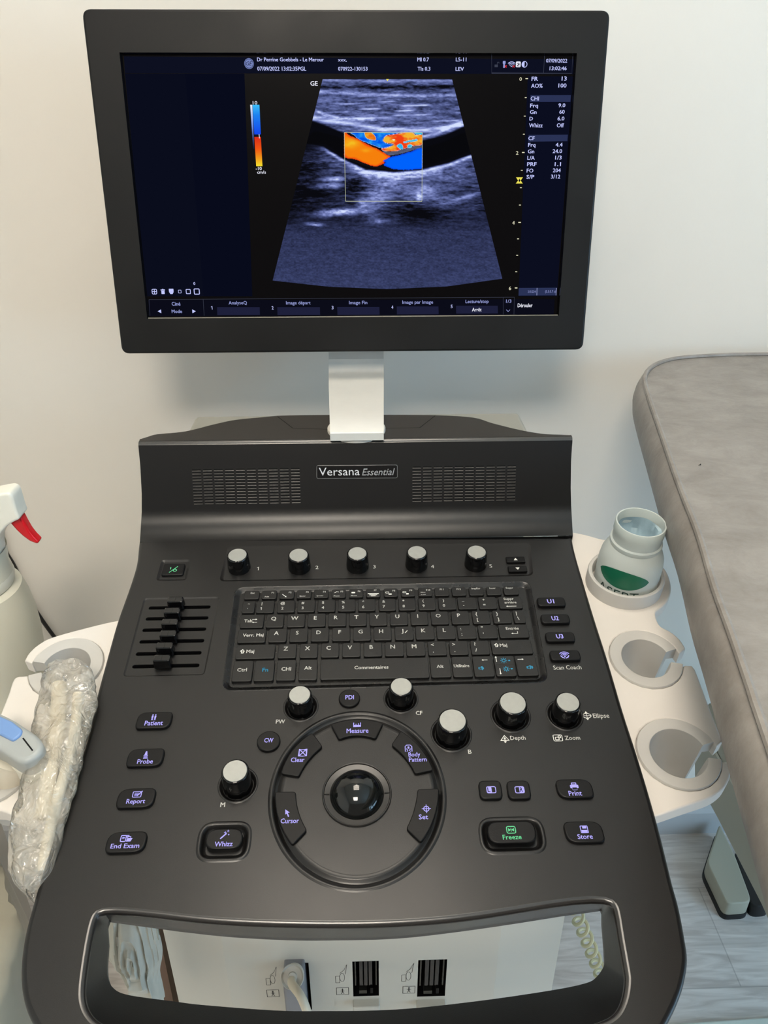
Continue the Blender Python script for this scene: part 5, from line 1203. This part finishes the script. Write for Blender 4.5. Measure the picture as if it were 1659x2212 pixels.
FL2 = zplane(.03); f2 = rpoly(L(FL2, [X9(318, 1090), X9(430, 1430), X9(470, 1450), X9(560, 1440), X9(560, 1200), X9(420, 1060)]), .01, 3); mb = MB(); mb.puck(f2, 0, .03, .003, MATS['black rubber'], 2); mb.build('gap_slab', couch)  # black slab stands in for the dark gap beside the foot
for (cx, cy) in ((.75, -.2), (1.15, .95), (1.15, -.2)):
    mb = MB(); mb.box((cx, cy, (CZ-.1)/2), (.05, .05, CZ-.1), FR, .006); mb.build('leg', couch)
mb = MB(); mb.box((.93, .42, CZ-.118), (.5, 1.2, .036), FR, .01); mb.build('under_frame', couch)

# pale strip lying on the floor at the lower right
fz = zplane(.012); q = L(fz, [(1380, 2216), (1560, 2203), (1700, 2194), (1800, 2300), (1380, 2330)]); mb = MB(); mb.puck(rpoly(q, .01, 3), 0, .012, .003, mat('pale mat', (205, 214, 206), .5), 2)
tag(mb.build('floor_mat'), 'pale flat mat lying on the grey wood floor in front of the couch', 'mat')

# ------------------------------------------------------------------ coiled cord hanging at the right of the body
HP = yplane(.66); a = Vector(HP.wpt(*HP.loc(1236, 1950))); b_ = Vector(HP.wpt(*HP.loc(1300, 2110)))
ax = (b_-a); Ln = ax.length; ax.normalize(); e1 = ax.cross(Vector((0, 1, 0))).normalized(); e2 = ax.cross(e1)
pts = []; turns = 7*1.8; tot = Ln*1.8
for i in range(int(turns*16)+1):
    t = i/(turns*16); an = 2*math.pi*turns*t; pts.append(tuple(a-ax*.05+ax*(tot*t)+e1*(.0085*math.cos(an))+e2*(.0085*math.sin(an))))
mb = MB(); mb.tube(pts, .0026, mat('coiled cord cream', (205, 198, 160), .45), 7)
tag(mb.build('coiled_cord'), 'cream coiled cord hanging beside the pale machine body above the wood floor', 'cord')

# ------------------------------------------------------------------ crumpled plastic films
def film(name, base, tr, rough=.18, scale=45):
    m = bpy.data.materials.new(name); m.use_nodes = True; nt = m.node_tree; b = nt.nodes['Principled BSDF']; b.inputs['Base Color'].default_value = srgb(*base); b.inputs['Roughness'].default_value = rough; b.inputs['Specular IOR Level'].default_value = 1.0
    tb = nt.nodes.new('ShaderNodeBsdfTranslucent'); tb.inputs[0].default_value = srgb(*base); tp = nt.nodes.new('ShaderNodeBsdfTransparent'); m1 = nt.nodes.new('ShaderNodeMixShader'); m2 = nt.nodes.new('ShaderNodeMixShader'); o_ = nt.nodes['Material Output']
    m1.inputs[0].default_value = .35
    nt.links.new(b.outputs[0], m1.inputs[1]); nt.links.new(tb.outputs[0], m1.inputs[2]); nt.links.new(m1.outputs[0], m2.inputs[1]); nt.links.new(tp.outputs[0], m2.inputs[2])
    gl = nt.nodes.new('ShaderNodeBsdfGlossy'); gl.inputs['Roughness'].default_value = .14; m3 = nt.nodes.new('ShaderNodeMixShader'); fr = nt.nodes.new('ShaderNodeFresnel'); fr.inputs['IOR'].default_value = 1.45
    nt.links.new(fr.outputs[0], m3.inputs[0]); nt.links.new(m2.outputs[0], m3.inputs[1]); nt.links.new(gl.outputs[0], m3.inputs[2]); nt.links.new(m3.outputs[0], o_.inputs[0])
    tc = nt.nodes.new('ShaderNodeTexCoord'); v = nt.nodes.new('ShaderNodeTexNoise'); v.inputs['Scale'].default_value = scale; v.inputs['Detail'].default_value = 3; v.inputs['Distortion'].default_value = 1.5; nt.links.new(tc.outputs['Object'], v.inputs['Vector'])
    vo = nt.nodes.new('ShaderNodeTexVoronoi'); vo.feature = 'DISTANCE_TO_EDGE'; vo.inputs['Scale'].default_value = scale*1.2
    ad = nt.nodes.new('ShaderNodeVectorMath'); ad.operation = 'ADD'; sc_ = nt.nodes.new('ShaderNodeVectorMath'); sc_.operation = 'SCALE'; sc_.inputs['Scale'].default_value = .03
    nt.links.new(v.outputs['Color'], sc_.inputs[0]); nt.links.new(tc.outputs['Object'], ad.inputs[0]); nt.links.new(sc_.outputs[0], ad.inputs[1]); nt.links.new(ad.outputs[0], vo.inputs['Vector'])
    mm = nt.nodes.new('ShaderNodeMath'); mm.operation = 'ADD'; nt.links.new(v.outputs['Fac'], mm.inputs[0]); nt.links.new(vo.outputs['Distance'], mm.inputs[1])
    bp = nt.nodes.new('ShaderNodeBump'); bp.inputs['Strength'].default_value = 1; bp.inputs['Distance'].default_value = .0045
    nt.links.new(mm.outputs[0], bp.inputs['Height']); nt.links.new(bp.outputs['Normal'], b.inputs['Normal']); nt.links.new(bp.outputs['Normal'], gl.inputs['Normal'])
    mr = nt.nodes.new('ShaderNodeMapRange'); mr.inputs['From Min'].default_value = .35; mr.inputs['From Max'].default_value = .65; mr.inputs['To Min'].default_value = tr-.12; mr.inputs['To Max'].default_value = tr+.12
    nt.links.new(v.outputs['Fac'], mr.inputs['Value']); nt.links.new(mr.outputs['Result'], m2.inputs[0])
    return m
FILM = film('clear plastic film', (236, 230, 216), .62, .2); PAPER = mat('thin white film', (186, 185, 174), .45, .4, bump=.25, bscale=60, vary=.05, vscale=30)
def sleeve(path, wf, m, dep=.012, amp=.25, seed=0, n=56, plane=D):
    """path: (px, py, half width px); a flattened, crumpled tube"""
    pts = catmull([(x, y, hw, wf(i/(len(path)-1))) for i, (x, y, hw) in enumerate(path)], 6, closed=False); rs = []
    for k, (x, y, hw, w) in enumerate(pts):
        c = plane.loc(x, y, w); e = plane.loc(x+hw, y, w); h = abs(e[0]-c[0]); ring = []
        for i in range(n):
            t = 2*math.pi*i/n
            g = 1+amp*(noise.noise(Vector((math.cos(t)*1.6, math.sin(t)*1.6+seed, k*.22)))) + amp*.5*noise.noise(Vector((math.cos(t)*4, math.sin(t)*4+seed, k*.5)))
            ring.append((c[0]+h*math.cos(t)*(1+.25*(g-1)), c[1], w+dep*math.sin(t)*g))
        rs.append(ring)
    mb = MB(); mb.rings(rs, m); return mb
mb = sleeve([(150, 1440, 42), (148, 1470, 58), (146, 1510, 62), (136, 1560, 64), (122, 1620, 62), (106, 1680, 60), (92, 1740, 58), (80, 1800, 58), (70, 1860, 50), (64, 1905, 34), (68, 1938, 6)], lambda t: .010-.03*max(0, t-.5), FILM, .012, .38, 3)
slv = mb.build('plastic_sleeve', None, D); tag(slv, 'crinkled clear plastic sleeve draped over the shelf edge beside the black console', 'plastic bag')
for nm_, pp, r, lab, cat in (('probe_handle', [(128, 1480), (126, 1540), (116, 1620), (104, 1700), (92, 1760)], .0062, 'cream probe cable inside the clear plastic sleeve, thicker and further from the keys', 'cable'),
                       ('probe_cable', [(168, 1500), (163, 1570), (146, 1650), (124, 1730), (100, 1810), (84, 1870)], .0042, 'thin cream cable inside the clear plastic sleeve, nearest the black console', 'cable')):
    pts3 = catmull([tuple(D.wpt(*D.loc(x, y, .009-.006*(i > 2)), .009-.02*max(0, (i-2)/4))) for i, (x, y) in enumerate(pp)], 6, closed=False)
    mb = MB(); mb.tube(pts3, r, CREAM, 14); tag(mb.build('probe_cable'), lab, cat)
# ultrasound probe lying in the front left cup
PR = empty('ultrasound_probe', tuple(D.wpt(*D.loc(30, 1640), -.03)), 'grey ultrasound probe with pale blue face resting in the left front cup', 'ultrasound probe')
def Q6(x, y): return (x/2.725, 1400+y/2.725)
pw = .030; PG = mat('probe grey', (160, 164, 162), .35, .5)
hd = L(D, [Q6(-60, 350), Q6(0, 378), Q6(70, 412), Q6(130, 450), Q6(205, 500), Q6(245, 545), Q6(250, 590), Q6(222, 630), Q6(160, 665), Q6(100, 662), Q6(0, 600), Q6(-90, 555)], pw)
hd = catmull(hd, 3); mb = MB(); mb.puck(hd, pw-.020, pw, .004, PG, 5); mb.puck(offset(ccw(hd), -.0012), pw-.030, pw-.018, .001, mat('probe seam cream', (205, 202, 188), .4), 2)
mb.build('head', PR, D)
mb = MB(); bf = L(D, [Q6(-60, 370), Q6(0, 398), Q6(70, 428), Q6(132, 478), Q6(122, 510), Q6(75, 545), Q6(0, 507), Q6(-60, 480)], pw+.002); mb.puck(rpoly(bf, .002, 3), pw-.002, pw+.002, .0015, mat('probe lens blue', (112, 146, 196), .3), 3); o = mb.build('lens', PR, D); o['label'] = 'pale blue lens'
mb = MB(); mb.stroke(L(D, [Q6(135, 530), Q6(193, 605)], pw), .0011, pw+.0002, HOLE); mb.build('marker_line', PR, D)
mb = MB(); hp = [tuple(D.wpt(*D.loc(*Q6(90, 600), pw-.02), pw-.022)), tuple(D.wpt(*D.loc(*Q6(70, 690), pw-.035), -.005)), tuple(D.wpt(*D.loc(*Q6(55, 740), pw-.045), -.03)), tuple(D.wpt(*D.loc(*Q6(20, 790), -.05), -.06))]
mb.tube(catmull(hp, 6, closed=False), .017, mat('probe handle cream', (212, 204, 186), .4), 24, rf=lambda t: .021-.008*t); mb.build('handle', PR)

# white film seen through the left of the handle opening
mb = MB(); FPn = yplane(.40); pp = [(60, -200), (150, -220), (240, -200), (310, -60), (345, 150), (362, 265), (374, 340), (372, 400), (360, 470), (376, 560), (372, 640), (200, 640), (205, 575), (150, 470), (120, 420), (85, 375), (60, 150)]
lp = catmull(L(FPn, [X8(*p_) for p_ in pp]), 3); cx = sum(p_[0] for p_ in lp)/len(lp); cy = sum(p_[1] for p_ in lp)/len(lp); rs = []
for k in range(25):
    s_ = 1-k/24.01; rs.append([(cx+(x-cx)*s_, cy+(y-cy)*s_, .020*(1-s_**2)+.005*noise.noise(Vector((x*s_*14, y*s_*14, 2)))+.0008*noise.noise(Vector((x*s_*50+3, y*s_*50, 5)))) for x, y in lp])
mb.rings(rs, PAPER); mb.rings([[(x, y, z-.004) for x, y, z in r] for r in rs], PAPER); tag(mb.build('plastic_bag', None, FPn), 'crumpled thin white bag seen through the handle opening beside the body', 'plastic bag')
# wooden block edge and dark strap behind it
WP = yplane(.56); q = L(WP, [X8(335, 185), X8(352, 195), X8(440, 640), X8(372, 640)]); q = [q[0], q[1], (q[2][0]+(q[2][0]-q[1][0])*1.2, .0), (q[2][0]+(q[2][0]-q[1][0])*1.2-.022, .0), q[3]]; mb = MB(); mb.cap([ccw(q)], 0, mat('brown wood', (96, 72, 56), .5)); mb.cap([ccw(q)], -.02, MATS['brown wood']); mb.rings([[(x, y, 0) for x, y in ccw(q)], [(x, y, -.02) for x, y in ccw(q)]], MATS['brown wood'], smooth=False)
tag(mb.build('wooden_board', None, WP), 'narrow brown board standing between the white bag and the machine body', 'board')

# large filled pale plastic sack standing on the floor at the lower left
LIN = mat('sack film', (168, 163, 146), .3, .5, bump=.5, bscale=22, vary=.05, vscale=8)
bcx, bcy, BZ = -.575, .50, .52
mb = MB(); rs = []
for k in range(34):
    t = k/33; z = BZ*(1-t) if t < .999 else 0
    r = .185*(max(0, 1-(1-t)**9))**.5*(.93+.07*math.sin(t*math.pi)) if t > 0 else .001
    if k < 8: z = BZ-.03*(k/8)**2.2; r = .185*math.sin(math.pi/2*k/8)**.8+.001
    else: z = (BZ-.03)*(1-(k-8)/25); r = .185+.008*math.sin((k-8)/25*3)
    ring = []
    for i in range(120):
        q = 2*math.pi*i/120; dv = Vector((math.cos(q), math.sin(q), 0))
        fold = .014*noise.noise(Vector((dv.x*4, dv.y*4, z*1.2)))+.006*noise.noise(Vector((dv.x*13, dv.y*13, z*2.5)))
        rr2 = r+fold*min(1, r/.08); ring.append((bcx+rr2*dv.x, bcy+rr2*1.05*dv.y, max(.0, z+.012*noise.noise(Vector((dv.x*r*14, dv.y*r*14, 3)))*(k < 12))))
    rs.append(ring)
mb.rings(rs, LIN); tag(mb.build('plastic_sack', None, None, None, True), 'large pale translucent plastic sack standing on the floor, left of the console handle', 'plastic sack')

# ------------------------------------------------------------------ spray bottle and wall cable
SY = .74; SP = yplane(SY)
sprz = {}
sb_x = SP.loc(-28, 1400)[0]; zb = SP.loc(0, 1640)[1]
spray = empty('spray_bottle', (sb_x, SY, zb), 'white spray bottle with a red trigger beside the left shelf', 'spray bottle')
WB = mat('bottle white', (232, 230, 218), .35, .5); 
def sr(px, py): return SP.loc(px, py)[0]-sb_x
sil = [(7, 1190), (9, 1205), (13, 1227), (20, 1240), (24, 1254), (20, 1264), (40, 1271), (56, 1298), (71, 1335), (83, 1377), (90, 1420), (94, 1480), (95, 1560), (93, 1635), (60, 1645)]
rb_ = max(sr(x, y) for x, y in sil); mb = MB(); mb.lathe([(.0005, zb), (rb_*.93, zb), (rb_, zb+.006)]+[((rb_ if y > 1480 else sr(x, y)), SP.loc(x, y)[1]) for x, y in sil[:-2][::-1]], mat('bottle translucent', (214, 212, 196), .3, .5), (sb_x, SY, 0), 48); mb.build('bottle_body', spray, recalc=True)
mb = MB(); mb.lathe([(sr(24, 1262), SP.loc(0, 1264)[1]), (sr(25, 1250), SP.loc(0, 1250)[1]), (sr(14, 1232), SP.loc(0, 1232)[1]), (sr(10, 1225), SP.loc(0, 1190)[1])], WB, (sb_x, SY, 0), 40); mb.build('collar', spray)
def W5(x, y): return (x/13.827, 1040+y/13.827)
mb = MB(); hd = L(SP, [W5(-900, 420), W5(-300, 290), W5(0, 235), W5(150, 200), W5(330, 178), W5(430, 200), W5(500, 280), W5(535, 370), W5(600, 600), W5(660, 800), W5(715, 930), W5(690, 985), W5(540, 1050), W5(350, 1170), W5(200, 1340), W5(90, 1500), W5(30, 1640), W5(20, 1800), W5(60, 2000), W5(60, 2150), W5(-500, 2250), W5(-600, 1500), W5(-900, 1100)])
l = ccw(rpoly(hd, .0012, 2)); th = .013
mb.puck(l, 0, th, .003, WB, 4); mb.rings([[(x, y, 0) for x, y in l], [(x, y, -th+.003) for x, y in l], [(x, y, -th) for x, y in offset(l, .003)]], WB, flip=True); mb.cap([offset(l, .003)], -th, WB); mb.build('spray_head', spray, SP)
mb = MB(); tr_ = L(SP, [W5(340, 1150), W5(540, 1050), W5(690, 975), W5(800, 1190), W5(920, 1400), W5(1060, 1580), W5(1220, 1740), W5(1160, 1800), W5(950, 1720), W5(740, 1570), W5(540, 1380)]); l = ccw(rpoly(tr_, .002, 3))
mb.puck(l, 0, .006, .0025, mat('red trigger', (200, 8, 24), .3, .5), 3); mb.rings([[(x, y, 0) for x, y in l], [(x, y, -.004) for x, y in l], [(x, y, -.006) for x, y in offset(l, .002)]], MATS['red trigger'], flip=True); mb.cap([offset(l, .002)], -.006, MATS['red trigger']); o = mb.build('trigger', spray, SP); o['label'] = 'red trigger'
# off-frame table that carries the bottle
tb_r = SP.loc(45, 1640)[0]; tbl = empty('side_table', (tb_r-.2, SY, 0), 'white side table carrying the spray bottle, at the left edge', 'table')
mb = MB(); mb.box((tb_r-.2, SY+.03, zb-.012), (.4, .17, .02), WHITE, .006); mb.build('table_top', tbl)
for sx in (-.38, -.14):
    for sy in (-.03, .09): mb = MB(); mb.box((tb_r+sx, SY+sy, (zb-.022)/2), (.03, .03, zb-.022), WHITE); mb.build('leg', tbl)
WPn = yplane(WALL_Y-.006); pts = [tuple(WPn.wpt(*WPn.loc(x, y))) for x, y in ((-60, 1050), (-20, 1110), (2, 1150), (12, 1190), (32, 1225), (60, 1290), (88, 1335), (116, 1374), (160, 1430))]
mb = MB(); mb.tube(catmull(pts, 5, closed=False), .0033, mat('black cable', (20, 18, 16), .4), 8); tag(mb.build('power_cable'), 'thin black cable running down the wall behind the spray bottle', 'cable')
for o in bpy.data.objects:
    if '_m' in o.keys(): del o['_m']
